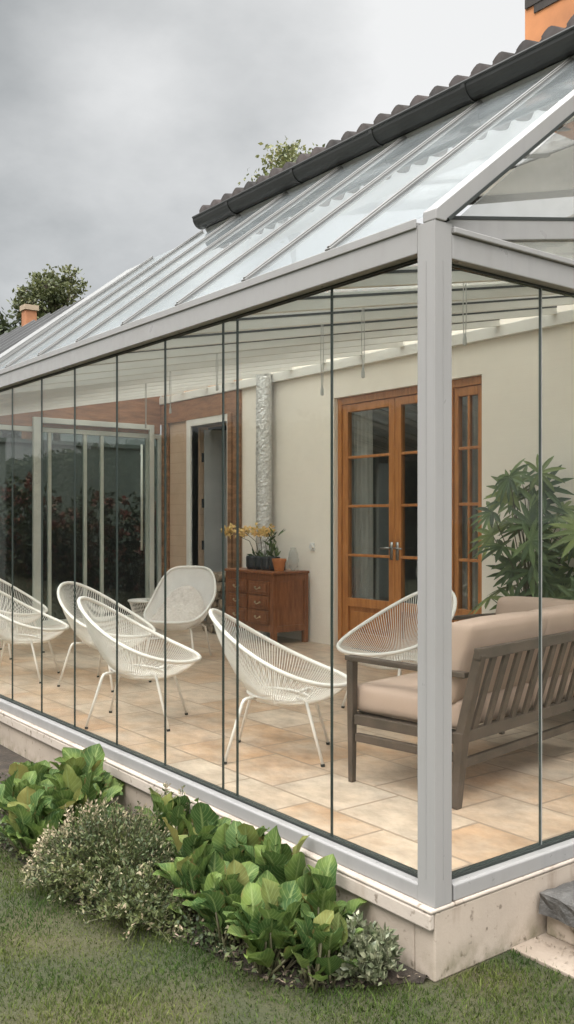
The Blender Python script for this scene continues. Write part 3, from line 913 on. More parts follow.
# ------------------------------------------------------------------ step and paving
m = MB(); m.box((.0, .405, GZ - .02), (1.5, 3.2, GZ + .012))
tag(m.build('paving', PAVE, bevel=.004), 'pale stone paving slab set in the lawn below the step', 'paving', kind='structure')
st = empty('stone_step', (.3, 1.2, GZ + .012), 0, 'rough black stone step on a cream block beside the glass side wall', 'step')
m = MB(); m.box((.013, .60, GZ + .012), (.55, 2.2, -.165)); m.build('riser_block', STONE, st, bevel=.006)
def rough_slab():
    m = MB(); nx, ny = 14, 34; x0, x1, y0, y1 = .016, .60, .55, 2.25; zt, zb = -.072, -.164
    random.seed(5); vs = []; fs = []
    def add(i, j, z): return
    top = {}
    for j in range(ny + 1):
        for i in range(nx + 1):
            x = x0 + (x1 - x0) * i / nx; y = y0 + (y1 - y0) * j / ny
            ed = min(i, nx - i, j, ny - j)
            z = zt + random.uniform(-.004, .004) - (.014 if ed == 0 else .0)
            if i in (nx,) or j in (0, ny): x += random.uniform(-.006, .006) if i == nx else 0; y += random.uniform(-.006, .006)
            top[i, j] = len(vs); vs.append((x, y, z))
    for j in range(ny):
        for i in range(nx): fs.append((top[i, j], top[i + 1, j], top[i + 1, j + 1], top[i, j + 1]))
    ring = [(i, 0) for i in range(nx)] + [(nx, j) for j in range(ny)] + [(i, ny) for i in range(nx, 0, -1)] + [(0, j) for j in range(ny, 0, -1)]
    prev = [top[r] for r in ring]
    for lvl in range(1, 4):
        cur = []
        for r in ring:
            p = vs[top[r]]; cur.append(len(vs)); o = random.uniform(-.008, .006)
            cx, cy = (x0 + x1) / 2, (y0 + y1) / 2
            vs.append((p[0] + (o if r[0] == nx else 0), p[1] + (-o if r[1] == 0 else 0), zt + (zb - zt) * lvl / 3))
        L_ = len(ring)
        for q in range(L_): fs.append((prev[q], cur[q], cur[(q + 1) % L_], prev[(q + 1) % L_]))
        prev = cur
    fs.append(tuple(prev[::-1]))
    m.add(vs, fs); m.build('tread', SLAB, st)
rough_slab()

# ------------------------------------------------------------------ corded lounge chairs
def make_chair():
    root = empty('lounge_chair', (0, 0, 0))
    Z0, AMP = .665, .215
    def rim(p):
        c, s = math.cos(p), math.sin(p)
        return Vector((.43 * c - .01, .385 * s * (1 + .06 * c), Z0 - AMP * c + .038 * math.cos(2 * p) - .03))
    def inner(p):
        return Vector((-.04 + .12 * math.cos(p), .12 * math.sin(p), .335 - .02 * math.cos(p)))
    m = MB(); m.tube([rim(2 * math.pi * k / 64) for k in range(64)], .0135, 8, closed=True)
    m.build('rim', CORD, root, world=False, smooth=True)
    m = MB(); n = 144
    for k in range(n):
        p = 2 * math.pi * k / n
        a, b = rim(p), inner(p)
        mid = a.lerp(b, .55) + Vector((0, 0, -.065)) + Vector((math.cos(p), math.sin(p), 0)) * .06
        pts = []
        for j in range(6):
            t = j / 5
            pts.append(a * (1 - t) ** 2 + mid * 2 * t * (1 - t) + b * t * t)
        m.tube(pts, .0027, 4, caps=False)
        q = 2 * math.pi * (k + .5) / n
        pa = rim(q); m.tube([pa + Vector((0, 0, .0)), pa.lerp(inner(q), .03)], .0155, 5, caps=False) if k % 2 == 99 else None
    m.tube([inner(2 * math.pi * k / 32) for k in range(32)], .008, 6, closed=True)
    # flat weave closing the seat centre
    for k in range(9):
        yy = -.11 + .0275 * k; hw = math.sqrt(max(0, .12 ** 2 - yy ** 2))
        if hw > .01: m.tube([(-.04 - hw, yy, .337), (-.04 + hw, yy, .333)], .0033, 4, caps=False)
    m.build('woven_cords', CORD, root, world=False, smooth=True, recalc=False)
    m = MB(); m.tube([(-.02 + .19 * math.cos(2 * math.pi * k / 28), .19 * math.sin(2 * math.pi * k / 28), .372 - .02 * math.cos(2 * math.pi * k / 28)) for k in range(28)], .009, 6, closed=True)
    m.build('seat_ring', CHFR, root, world=False, smooth=True)
    for sx in (1, -1):
        for sy in (1, -1):
            m = MB()
            ex, ey = (.27 if sx > 0 else -.31), .27 * sy
            pts = [(-.02 + .125 * sx, .125 * sy, .372), (-.02 + .17 * sx, .19 * sy, .378), (-.02 + .185 * sx, .212 * sy, .372), (-.02 + .194 * sx, .222 * sy, .35), (ex, ey, .012)]
            m.tube(pts, [.010, .0105, .0105, .0105, .009], 8); lg = m.build('leg', CHFR, root, world=False, smooth=True)
            f = MB(); f.tube([(ex, ey, 0), (ex - .002 * sx, ey - .002 * sy, .016)], .0125, 8); f.build('foot_cap', FOOT, lg, world=False)
    return root
proto = make_chair()
grp = 'white corded lounge chairs in the glass room'
chairs = [
    ((-1.98, .82), 47, 'white corded lounge chair in the middle, directly in front of the wooden dresser'),
    ((-3.22, .58), 46, 'white corded lounge chair nearest the glass, second from the left in front'),
    ((-4.62, 1.02), 26, 'white corded lounge chair with round back showing, just behind the second front chair'),
    ((-5.35, .58), 50, 'white corded lounge chair at the left picture edge, tip pointing right'),
    ((-2.47, 2.20), -92, 'white corded lounge chair behind the corner post, before the french doors'),
    ((-6.75, .98), 30, 'far white corded chair cut by the left border, only its back edge showing'),
]
for i, (p, a, lab) in enumerate(chairs):
    o = proto if i == 0 else copy_tree(proto)
    o.location = (p[0], p[1], .0); o.rotation_euler = (0, 0, R(a)); o.scale = (1.0, 1.0, .95) if i == 4 else (.93, .93, .92); tag(o, lab, 'chair', grp)

# ------------------------------------------------------------------ mesh armchair with padded seat
def mesh_chair(loc, a):
    root = empty('mesh_armchair', (loc[0], loc[1], 0), R(a), 'white high backed mesh armchair with quilted seat pad, beside the dresser', 'armchair'); root.scale = (.88, .88, .96)
    # rim outline: x forward, y side, z up
    half = [(.36, .0, .395), (.35, .16, .395), (.30, .27, .41), (.17, .335, .46), (.0, .35, .53), (-.16, .36, .60), (-.28, .34, .71), (-.37, .285, .83), (-.42, .20, .895), (-.43, .0, .905)]
    loop = [Vector(p) for p in half] + [Vector((p[0], -p[1], p[2])) for p in half[-2:0:-1]]
    # smooth the outline
    for _ in range(2):
        new = []
        for i in range(len(loop)):
            a_, b_ = loop[i], loop[(i + 1) % len(loop)]
            new += [a_.lerp(b_, .25), a_.lerp(b_, .75)]
        loop = new
    m = MB(); m.tube(loop, .015, 8, closed=True); m.build('rim', CHFR, root, world=False, smooth=True)
    c = Vector((.02, 0, .31)); n = len(loop); vs = []; rings = 8
    for j in range(rings + 1):
        t = j / rings
        for p in loop:
            q = p.lerp(c, t)
            out = Vector((p.x - c.x, p.y, 0)).normalized()
            q += out * (.085 * math.sin(math.pi * t)) * (1 if p.z > .5 else .3) + Vector((0, 0, -.05 * math.sin(math.pi * t)))
            vs.append(q)
    fs = [(j * n + k, j * n + (k + 1) % n, (j + 1) * n + (k + 1) % n, (j + 1) * n + k) for j in range(rings) for k in range(n)]
    m = MB(); m.add(vs, fs); m.build('mesh_shell', MESHW, root, world=False, smooth=True, recalc=False)
    # quilted pad
    m = MB(); vs = []; nu, nv = 40, 40
    for j in range(nv + 1):
        for i in range(nu + 1):
            u = i / nu * 2 - 1; v = j / nv * 2 - 1
            X = u * math.sqrt(1 - v * v / 2); Yv = v * math.sqrt(1 - u * u / 2); r = math.hypot(X, Yv)
            q = abs(math.sin((X + Yv) * 8)) * abs(math.sin((X - Yv) * 8))
            th = .10 * (1 - r ** 4) + .016 * q * (1 - r ** 6)
            vs.append((.02 + .31 * X + (0), .29 * Yv, .40 + th + .34 * max(0, -X - .05) ** 1.3))
    fs = [(j * (nu + 1) + i, j * (nu + 1) + i + 1, (j + 1) * (nu + 1) + i + 1, (j + 1) * (nu + 1) + i) for j in range(nv) for i in range(nu)]
    m.add(vs, fs); m.build('seat_pad', PADW, root, world=False, smooth=True, recalc=False)
    m = MB(); m.tube([(.2, .2, .33), (.2, -.2, .33), (-.2, -.2, .33), (-.2, .2, .33)], .011, 6, closed=True); m.build('seat_frame', CHFR, root, world=False)
    for sx in (1, -1):
        for sy in (1, -1):
            m = MB(); m.tube([(.2 * sx, .2 * sy, .33), (.24 * sx, .23 * sy, .3), (.29 * sx, .28 * sy, .0)], .011, 8); m.build('leg', CHFR, root, world=False, smooth=True)
mesh_chair((-5.50, 2.21), -50)

# ------------------------------------------------------------------ sofas
def cushion(m, x0, x1, y0, y1, z0, z1, puff=.03, n=10, rb=.045, tilt=None, mi=0):
    """soft box, rounded edges; tilt: function on point"""
    def side(u):  # rounded profile inset near the ends
        return u
    vs = []; fs = []; idx = {}
    cx, cy, cz = (x0 + x1) / 2, (y0 + y1) / 2, (z0 + z1) / 2
    hx, hy, hz = (x1 - x0) / 2, (y1 - y0) / 2, (z1 - z0) / 2
    def pt(u, v, w):
        p = Vector((u * hx, v * hy, w * hz))
        ins = Vector((max(-hx + rb, min(hx - rb, p.x)), max(-hy + rb, min(hy - rb, p.y)), max(-hz + rb, min(hz - rb, p.z))))
        d = p - ins
        if d.length > 1e-6: p = ins + d.normalized() * min(d.length, rb)
        a, b, c = 1 - u * u, 1 - v * v, 1 - w * w
        p += Vector((u * puff * b * c, v * puff * a * c, w * puff * a * b))
        p += Vector((cx, cy, cz))
        return tilt(p) if tilt else p
    for ax in range(3):
        for sg in (-1, 1):
            base = len(vs)
            for j in range(n + 1):
                for i in range(n + 1):
                    # cosine spacing puts more vertices near the rounded edge
                    a = -math.cos(math.pi * i / n); b = -math.cos(math.pi * j / n)
                    c = [0, 0, 0]; c[ax] = sg; c[(ax + 1) % 3] = a; c[(ax + 2) % 3] = b
                    vs.append(pt(*c))
            for j in range(n):
                for i in range(n):
                    q = (base + j * (n + 1) + i, base + j * (n + 1) + i + 1, base + (j + 1) * (n + 1) + i + 1, base + (j + 1) * (n + 1) + i)
                    fs.append(q if sg > 0 else q[::-1])
    m.add(vs, fs, mi)

def make_sofa(name, loc, rz, Ln, label, nback=2, ct=.862):
    root = empty(name, loc, rz, label, 'sofa', 'wood framed outdoor sofas')
    D_ = .66
    zr_ = min(.755, ct - .13)
    bk = lambda z: -.10 * max(0, (z - .34)) / .40      # back leans outward
    for x in (.03, Ln - .03):
        m = MB(); m.bar((x, D_, .0), (x, D_, .62), .026, .034, up=(1, 0, 0), w2=.042, h2=.046) ; m.build('front_leg', SOFW, root, world=False, bevel=.004)
        m = MB(); m.bar((x, .03, .0), (x, .0, .36), .034, .044, up=(1, 0, 0), w2=.052, h2=.062)
        m.bar((x, .0, .345), (x, bk(zr_) , zr_), .046, .056, up=(1, 0, 0), w2=.044, h2=.046); m.build('back_leg', SOFW, root, world=False, bevel=.004)
        m = MB(); m.bar((x, -.03, .625), (x, D_ + .03, .635), .052, .026); m.build('arm_rest', SOFW, root, world=False, bevel=.005)
        m = MB(); m.bar((x, .03, .235), (x, D_ - .03, .235), .028, .042); m.build('stretcher', SOFW, root, world=False, bevel=.003)
    m = MB()
    m.bar((.06, D_ - .0, .325), (Ln - .06, D_ - .0, .325), .034, .05); m.bar((.06, .0, .335), (Ln - .06, .0, .335), .036, .055)
    for x in (.03, Ln - .03): m.bar((x, .03, .325), (x, D_ - .025, .325), .03, .05)
    m.build('seat_frame', SOFW, root, world=False, bevel=.003)
    m = MB(); m.bar((.06, .03, .20), (Ln - .06, .03, .20), .028, .042); m.build('stretcher', SOFW, root, world=False, bevel=.003)
    m = MB()
    for k in range(9): 
        x = .1 + (Ln - .2) * k / 8; m.bar((x, .02, .335), (x, D_ - .02, .335), .05, .012)
    m.build('seat_slats', SOFW, root, world=False)
    m = MB(); m.bar((.0, bk(zr_), zr_), (Ln, bk(zr_), zr_), .032, .052); m.build('top_rail', SOFW, root, world=False, bevel=.004)
    m = MB(); ns = int(Ln / .125)
    for k in range(ns):
        x = .12 + (Ln - .24) * k / (ns - 1)
        m.bar((x, bk(.355), .355), (x + .035, bk(zr_ - .025), zr_ - .025), .044, .016, up=(0, -1, 0))
    m.build('back_slats', SOFW, root, world=False, bevel=.002)
    w = (Ln - .12) / nback
    for k in range(nback):
        x0 = .06 + w * k + .004; x1 = .06 + w * (k + 1) - .004
        m = MB(); cushion(m, x0, x1, .03, D_ + .03, .35, .495, .010, rb=.036); m.build('seat_cushion', CUSH, root, world=False, smooth=True, recalc=False)
        tl = lambda p: Vector((p.x, p.y + (-.30 * (p.z - .46)) + .006 * math.sin(p.x * 23 + p.z * 9), p.z))
        m = MB(); cushion(m, x0 - .02, x1 + .02, .06, .22, .47, ct, .012, tilt=tl, rb=.034)
        bc = m.build('back_cushion', CUSH, root, world=False, smooth=True, recalc=False)
        # piping seam along the top rear edge
        pts = [tl(Vector((x0 - .012 + (x1 - x0 + .024) * t, .085, ct - .022 + .018 * math.sin(math.pi * t)))) for t in [i / 12 for i in range(13)]]
        pm = MB(); pm.tube(pts, .006, 6); pm.build('piping', PIPE, bc, world=False, smooth=True)
    return root
ang = math.atan2(.98, -.154)
# local +Y points from the back to the front of the seat
make_sofa('garden_sofa', (-.66, .845, 0), ang, 1.52, 'beige cushioned sofa with slatted grey brown wooden back towards the side glass')
make_sofa('garden_sofa', (-.66, 3.22, 0), math.pi, 1.70, 'beige cushioned sofa beyond the slatted back, in front of the potted palm', ct=.765)

# ------------------------------------------------------------------ dresser and the things on it
def dresser():
    root = empty('wooden_dresser', (-6.14, 3.72, 0), 0, 'reddish brown wooden dresser with carved drawers against the cream wall', 'dresser')
    x0, x1, y0, y1 = -6.60, -5.68, 3.48, 3.96
    m = MB(); m.box((x0 - .025, y0 - .03, .755), (x1 + .025, y1, .785)); m.build('top', DRESS, root, bevel=.008)
    m = MB()
    for (a, b) in ((x0, y0), (x1 - .055, y0), (x0, y1 - .055), (x1 - .055, y1 - .055)): m.box((a, b, 0), (a + .055, b + .055, .754))
    for xx in (x0 + .012, x1 - .027): 
        m.box((xx, y0 + .055, .20), (xx + .015, y1 - .055, .68))
    for z0, z1 in ((.68, .754), (.13, .20)): 
        m.box((x1 - .045, y0 + .055, z0), (x1 - .005, y1 - .055, z1)); m.box((x0 + .005, y0 + .055, z0), (x0 + .045, y1 - .055, z1)); m.box((x0 + .055, y0 + .006, z0), (x1 - .055, y0 + .046, z1))
    m.box((x0 + .055, y0 + .008, .20), (x1 - .055, y0 + .02, .68)); m.box((x0 + .055, y1 - .03, .13), (x1 - .055, y1 - .01, .754)); m.box((-6.16, y0 + .004, .20), (-6.12, y0 + .0078, .68))
    m.build('carcass', DRESS, root, bevel=.004)
    for xa, xb in ((x0 + .07, -6.165), (-6.115, x1 - .07)):
        for k in range(3):
            za = .215 + k * .158
            m = MB(); m.box((xa, y0 - .012, za), (xb, y0 + .0075, za + .145)); m.box((xa + .03, y0 - .020, za + .03), (xb - .03, y0 - .0125, za + .115))
            d = m.build('drawer', DRESS, root, bevel=.004)
            xm = (xa + xb) / 2
            h = MB()
            for s in (-1, 1): h.tube([(xm + s * .045, y0 - .0205, za + .075), (xm + s * .045, y0 - .035, za + .075)], .012, 8)
            h.tube([(xm - .045, y0 - .035, za + .073), (xm, y0 - .042, za + .055), (xm + .045, y0 - .035, za + .073)], .006, 6)
            h.build('drawer_pull', BRASS, d, smooth=True)
dresser()
m = MB()
for i, (x, r) in enumerate(((-6.30, .085), (-6.16, .075), (-6.03, .08), (-5.90, .065))):
    m.lathe([(r * .8, 0), (r, .03), (r * 1.02, .13), (r * .94, .15), (r * .85, .148), (r * .8, .12)], (x, 3.66, .786), 16)
m.box((-6.36, 3.62, .787), (-5.86, 3.78, .90))
tag(m.build('black_planter', BIN, smooth=False), 'low black planter with rounded pots on the wooden dresser', 'planter')
def orchid():
    random.seed(12)
    root = empty('flower_spray', (-6.2, 3.68, .90), 0, 'spray of cream yellow flowers arching above the black planter on the dresser', 'flowers')
    s = MB()
    for xe in (-6.85, -6.5, -6.2, -5.95, -5.85):
        s.tube([(-6.15 + (xe + 6.15) * .15, 3.68, .90), (-6.15 + (xe + 6.15) * .35, 3.67, 1.10), (xe, 3.66, 1.21)], .0035, 5)
    s.build('stem', STEM, root)
    f = MB()
    for i in range(95):
        c = random.choice((-6.83, -6.80, -6.55, -6.42, -6.25, -6.18, -6.12, -6.05))
        p = Vector((c + random.gauss(0, .045), 3.66 + random.gauss(0, .04), 1.21 + random.gauss(0, .03)))
        for q in range(5): 
            quadleaf(f, p, rvec(), .045, .03)
    f.build('blossom', YELF, root, recalc=False)
    l = MB()
    for i in range(30): quadleaf(l, (-5.93 + random.gauss(0, .05), 3.66 + random.gauss(0, .03), random.uniform(.93, 1.18)), rvec() + Vector((0, 0, 1)), .12, .03)
    for i in range(30): quadleaf(l, (random.uniform(-6.35, -5.9), 3.68, .93), rvec() + Vector((0, 0, .8)), .10, .03)
    l.build('leaves', PALM, root, recalc=False)
orchid()
m = MB(); m.lathe([(.05, 0), (.062, .06), (.072, .105), (.078, .106), (.078, .135), (.066, .135), (.06, .11)], (-5.76, 3.62, .786), 20)
tag(m.build('terracotta_pot', TERRA, smooth=False), 'small orange terracotta pot at the right end of the dresser top', 'pot')
m = MB(); m.lathe([(.02, 0), (.05, .04), (.062, .11), (.05, .19), (.03, .24), (.034, .25)], (-5.745, 3.80, .786), 20)
tag(m.build('glass_vase', glass('vase_glass', (.86, .88, .88), 1.3, .25, (.8, .8, .78)), smooth=True), 'clear bulbous glass vase behind the orange pot on the dresser', 'vase')
# low corded footstool far behind the armchair
def footstool(x, y):
    root = empty('corded_footstool', (x, y, 0), 0, 'small low corded footstool far back, left of the mesh armchair', 'footstool')
    m = MB(); m.tube([(.22 * math.cos(k * math.pi / 16), .22 * math.sin(k * math.pi / 16), .43) for k in range(32)], .012, 6, closed=True); m.tube([(.17 * math.cos(k * math.pi / 16), .17 * math.sin(k * math.pi / 16), .02) for k in range(32)], .012, 6, closed=True)
    m.build('frame', CHFR, root, world=False, smooth=True)
    m = MB()
    for k in range(60):
        a = k * math.pi / 30; m.tube([(.05 * math.cos(a), .05 * math.sin(a), .43), (.22 * math.cos(a), .22 * math.sin(a), .44), (.15 * math.cos(a + .3), .15 * math.sin(a + .3), .22), (.17 * math.cos(a + .5), .17 * math.sin(a + .5), .03)], .0035, 4, caps=False)
    m.build('woven_cords', CORD, root, world=False, smooth=True, recalc=False)
footstool(-7.0, 2.7)
# little stack of firewood left of the dresser
def logs():
    root = empty('firewood_stack', (-6.95, 3.75, 0), 0, 'stack of split firewood between the dresser and the open door', 'firewood')
    random.seed(4)
    for r in range(7):
        for k in range(3):
            rr = random.uniform(.045, .06); x = -7.10 + k * .125 + (r % 2) * .05
            m = MB(); m.tube([(x, 3.52 + random.uniform(-.02, .02), .06 + r * .1), (x, 3.90, .06 + r * .1)], rr, 9); m.build('log', LOGS, root)
logs()

# ------------------------------------------------------------------ potted palms
def palm(loc, h, n, spread, seed, label, ypl=0.3, lf=(.20, .30)):
    random.seed(seed)
    root = empty('potted_palm', (loc[0], loc[1], 0), 0, label, 'potted plant', 'broad fan leaved potted plants by the wall')
    m = MB(); m.lathe([(.13, 0), (.19, .30), (.205, .305), (.205, .36), (.185, .36), (.175, .31)], (0, 0, 0), 24); m.build('pot', BIN, root, world=False)
    m = MB(); m.lathe([(.175, .30), (.01, .315)], (0, 0, 0), 16); m.build('potting_soil', ASPH, root, world=False)
    st = MB(); lv = MB()
    for i in range(n):
        a = random.uniform(0, 2 * math.pi); t = (i + .5) / n
        top = .62 + (h - .62) * t
        rad = spread * random.uniform(.25, 1.0) * (1 - .35 * t)
        hub = Vector((rad * math.cos(a), min(.30, rad * math.sin(a) * .8), top))
        b = Vector((random.uniform(-.08, .08), random.uniform(-.08, .08), .30))
        st.tube([b, b.lerp(hub, .5) + Vector((-hub.x * .2, -hub.y * .2, .08)), hub], [.007, .005, .0035], 5)
        nr = (Vector((.25, -.55, .75)) + rvec() * .55 + Vector((math.cos(a), math.sin(a), 0)) * .35).normalized()
        hd = Vector((math.cos(a), math.sin(a) * .8, .25)); hd = (hd - nr * hd.dot(nr)).normalized()
        sd = hd.cross(nr).normalized()
        fl = random.uniform(*lf); ns = random.choice((8, 9, 10, 11)); mi = 1 if random.random() < ypl else 0
        for k in range(ns):
            w = (k / (ns - 1) - .5) * R(250)
            d = (hd * math.cos(w) + sd * math.sin(w)).normalized()
            ll = fl * (1 - .25 * abs(k / (ns - 1) - .5) * 2) * random.uniform(.9, 1.06); ww = fl * .082
            s = d.cross(nr).normalized(); p = hub; droop = random.uniform(.0, .3)
            vs = []; cur = hub.copy(); dd = d.copy()
            for j, wf in enumerate((.25, .85, 1.0, .8, .12)):
                vs += [cur - s * ww * wf + nr * ww * .3 * wf, cur, cur + s * ww * wf + nr * ww * .3 * wf]
                dd = (dd + Vector((0, 0, -.04 - droop * .12 * j))).normalized(); cur = cur + dd * ll / 4
            lv.add(vs, [(j * 3 + q, j * 3 + q + 1, j * 3 + q + 4, j * 3 + q + 3) for j in range(4) for q in range(2)], mi)
    st.build('stem', STEM, root, world=False, recalc=False, smooth=True)
    lv.build('foliage', [PALM, PALMY], root, world=False, recalc=False)
palm((-2.42, 3.60), 1.72, 40, .46, 31, 'tall dark green fan leaved potted plant beside the french doors', .36)
palm((-1.72, 3.62), 1.34, 30, .40, 32, 'lower fan leaved potted plant cut by the right picture border', .25)

# ------------------------------------------------------------------ blind cords
for i, (x, y, zb, lab) in enumerate(((-2.08, 1.2, 2.10, 'white pull cord hanging left of the tall clear glass joint before the french door'), (-1.71, 1.2, 2.16, 'white pull cord hanging from the ceiling straight above the french door'),
                        (-.94, 1.2, 2.23, 'white pull cord hanging right of the grey corner post'), (-3.25, 1.2, 2.26, 'white pull cord hanging near the foil clad flue pipe'), (-4.6, 1.6, 2.25, 'white pull cord hanging left of the open side door'), (-5.4, 1.8, 2.2, 'white pull cord hanging before the wooden fascia at far left'))):
    m = MB(); zt = zc(y) + .045
    for dx in (-.006, .006): m.tube([(x + dx, y, zt), (x + dx * 2, y, (zt + zb) / 2), (x + dx, y, zb + .05)], .0028, 5)
    r = empty('pull_cord', (x, y, zb), 0, lab, 'cord', 'blind pull cords'); m.build('cord', PULL, r)
    m = MB(); m.lathe([(.004, .055), (.010, .03), (.011, 0), (.004, -.006)][::-1], (x, y, zb), 8); m.build('toggle', PULL, r)

# ------------------------------------------------------------------ far trees
def tree(loc, h, cr, ch, n, seed, label, mat, trunk=.25, clump=.8, lsz=(.22, .42), base=None, name='tree'):
    random.seed(seed)
    root = empty(name, (loc[0], loc[1], GZ), 0, label, 'tree', 'trees behind the house')
    t = MB(); cz = h - ch / 2
    t.tube([(0, 0, 0), (.15, .1, h * .35), (0, .05, h * .7), (.1, 0, h * .95)], [trunk, trunk * .8, trunk * .45, .03], 8)
    lv = MB(); per = 26
    nc = n // per
    for i in range(nc):
        d = rvec(); rr = random.random() ** .4
        c = Vector((d.x * cr * rr, d.y * cr * rr, cz + d.z * ch / 2 * rr))
        c.x += .25 * cr * math.sin(c.z * 1.7 + seed); c.y += .2 * cr * math.cos(c.z * 1.3)
        if i % 3 == 0:
            t.tube([(0, 0, max(h * .3, c.z - cr * .7)), (c.x * .5, c.y * .5, c.z - cr * .2), tuple(c)], [trunk * .3, trunk * .18, .02], 5)
        cs = clump * random.uniform(.5, 1.2)
        for k in range(per):
            p = c + Vector((random.gauss(0, .45), random.gauss(0, .45), random.gauss(0, .28))) * cs
            l = random.uniform(*lsz)
            quadleaf(lv, p, rvec() + Vector((0, 0, .1)), l, l * .55)
    t.build('trunk', BARK, root, world=False, smooth=True, recalc=False)
    lv.build('crown', mat, root, world=False, recalc=False)
tree((-40.9, 16.0), 14.0, 1.6, 3.4, 4600, 41, 'pale green open crowned tree rising behind the metal roof', TREE, .22, .42, (.14, .30))
tree((-42, 13.4), 12.5, 1.6, 8, 6500, 42, 'dark dense tree at the left border behind the brick chimney pot', TREED, .3, .9)
tree((-42.5, 12.0), 12.3, 2.4, 8, 8000, 43, 'dark rounded tree cut by the left border', TREED, .3, .9)
tree((-42.0, 16.4), 12.3, 1.9, 5, 4200, 46, 'low green tree top just right of the pale open tree', TREED, .2, .8)
tree((-21.5, 15.9), 13.9, 1.2, 3.0, 3600, 44, 'light green tree top peeking over the tiled roof edge', M('light_tree_leaf', (.20, .19, .075), (.09, .11, .04), .6, .6, island=.5, trans=.3), .18, .5, (.10, .22))
# distant chimney of the neighbouring roof
cs_ = empty('brick_chimney', (-18.9, 6.0, GZ), 0, 'small orange brick chimney stack beyond the metal roof', 'chimney')
m = MB(); m.box((-19.02, 5.86, GZ), (-18.74, 6.14, 6.30)); m.build('stack', M('orange_brick', (.40, .175, .085), (.28, .12, .06), 4, .85, 0, .3, 30), cs_, bevel=.02)
m = MB(); m.box((-19.05, 5.83, 6.30), (-18.71, 6.17, 6.42)); m.build('cap', M('chimney_cap', (.36, .28, .20), None, 3, .8), cs_)

# flowering shrubs beyond the glazed screen
def flower_bush(x, y, h, seed, label):
    random.seed(seed)
    root = empty('flowering_shrub', (x, y, GZ), 0, label, 'shrub', 'red flowering shrubs beyond the glazed screen')
    lv = MB(); fl = MB(); t = MB()
    for i in range(120):
        d = rvec(); rr = random.random() ** .4
        c = Vector((d.x * .5 * rr, d.y * .55 * rr, h * .5 + d.z * h * .5 * rr))
        t.tube([(0, 0, 0), tuple(c * .6), tuple(c)], [.012, .008, .004], 4)
        for k in range(18):
            l = random.uniform(.07, .13); quadleaf(lv, c + Vector((random.gauss(0, .1), random.gauss(0, .1), random.gauss(0, .1))), rvec(), l, l * .5)
        if random.random() < .62:
            q = c + d * .1
            for k in range(16): quadleaf(fl, q + rvec() * .03, rvec(), .085, .06)
    t.build('branch', STEM, root, world=False, recalc=False); lv.build('foliage', TREED, root, world=False, recalc=False); fl.build('blossom', REDF, root, world=False, recalc=False)
for i, (x, y, h, lab) in enumerate(((-9.75, 1.5, 1.8, 'red flowering shrub behind the leftmost dark pane'), (-9.85, 2.35, 2.2, 'red flowering shrub behind the wide sliding leaf frame, left half'), (-9.8, 3.2, 2.1, 'red flowering shrub behind the middle of the sliding leaf'),
                                   (-9.75, 4.1, 1.9, 'red flowering shrub behind the pull bar at the right of the screen'), (-9.9, .7, 1.7, 'red flowering shrub behind the dark glass at the photo border'))):
    flower_bush(x, y, h, 60 + i, lab)

# out-of-view hedge added opposite the glass for a dark reflection
def hedge():
    random.seed(90)
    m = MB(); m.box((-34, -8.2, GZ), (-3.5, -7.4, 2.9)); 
    root = empty('reflection_hedge', (-18, -7.8, GZ), 0, 'tall dark clipped hedge, unseen, added across the lawn for its reflection in the glass', 'hedge')
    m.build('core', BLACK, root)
    lv = MB()
    for i in range(15000):
        x = random.uniform(-34.1, -3.4)
        if random.random() < .75: p = (x, -7.35 + random.gauss(0, .07), random.uniform(GZ, 3.0))
        else: p = (x, random.uniform(-8.3, -7.3), 2.95 + random.gauss(0, .08))
        l = random.uniform(.14, .26); quadleaf(lv, p, rvec(), l, l * .6)
    lv.build('foliage', TREED, root, recalc=False)
hedge()

# ------------------------------------------------------------------ sky and light
w = bpy.data.worlds.new('World'); sc.world = w; w.use_nodes = True
nt = w.node_tree; nt.nodes.clear()
out = N(nt, 'ShaderNodeOutputWorld'); bg = N(nt, 'ShaderNodeBackground'); bg.inputs['Strength'].default_value = .125
SUN_EL, SUN_ROT = R(48), R(160)
sky = N(nt, 'ShaderNodeTexSky', sky_type='NISHITA'); sky.sun_disc = False; sky.sun_elevation = SUN_EL; sky.sun_rotation = SUN_ROT
tc = N(nt, 'ShaderNodeTexCoord')
sep = N(nt, 'ShaderNodeSeparateXYZ'); nt.links.new(tc.outputs['Generated'], sep.inputs[0])
# cloud sheet projected on a plane overhead
mz = N(nt, 'ShaderNodeMath', operation='ADD'); mz.inputs[1].default_value = .38
nt.links.new(sep.outputs['Z'], mz.inputs[0])
ab = N(nt, 'ShaderNodeMath', operation='MAXIMUM'); ab.inputs[1].default_value = .08; nt.links.new(mz.outputs[0], ab.inputs[0])
dx = N(nt, 'ShaderNodeMath', operation='DIVIDE'); nt.links.new(sep.outputs['X'], dx.inputs[0]); nt.links.new(ab.outputs[0], dx.inputs[1])
dy = N(nt, 'ShaderNodeMath', operation='DIVIDE'); nt.links.new(sep.outputs['Y'], dy.inputs[0]); nt.links.new(ab.outputs[0], dy.inputs[1])
cb = N(nt, 'ShaderNodeCombineXYZ'); nt.links.new(dx.outputs[0], cb.inputs[0]); nt.links.new(dy.outputs[0], cb.inputs[1]); nt.links.new(sep.outputs['Z'], cb.inputs[2])
mp = N(nt, 'ShaderNodeMapping'); mp.inputs['Location'].default_value = (12., 6., 0); nt.links.new(cb.outputs[0], mp.inputs['Vector'])
n1 = noise(nt, .62, 7, mp.outputs[0], .5)
n2 = noise(nt, 2.1, 8, mp.outputs[0], .58)
sm = N(nt, 'ShaderNodeMath', operation='MULTIPLY_ADD'); sm.inputs[1].default_value = .55; nt.links.new(n2, sm.inputs[0]); nt.links.new(n1, sm.inputs[2])
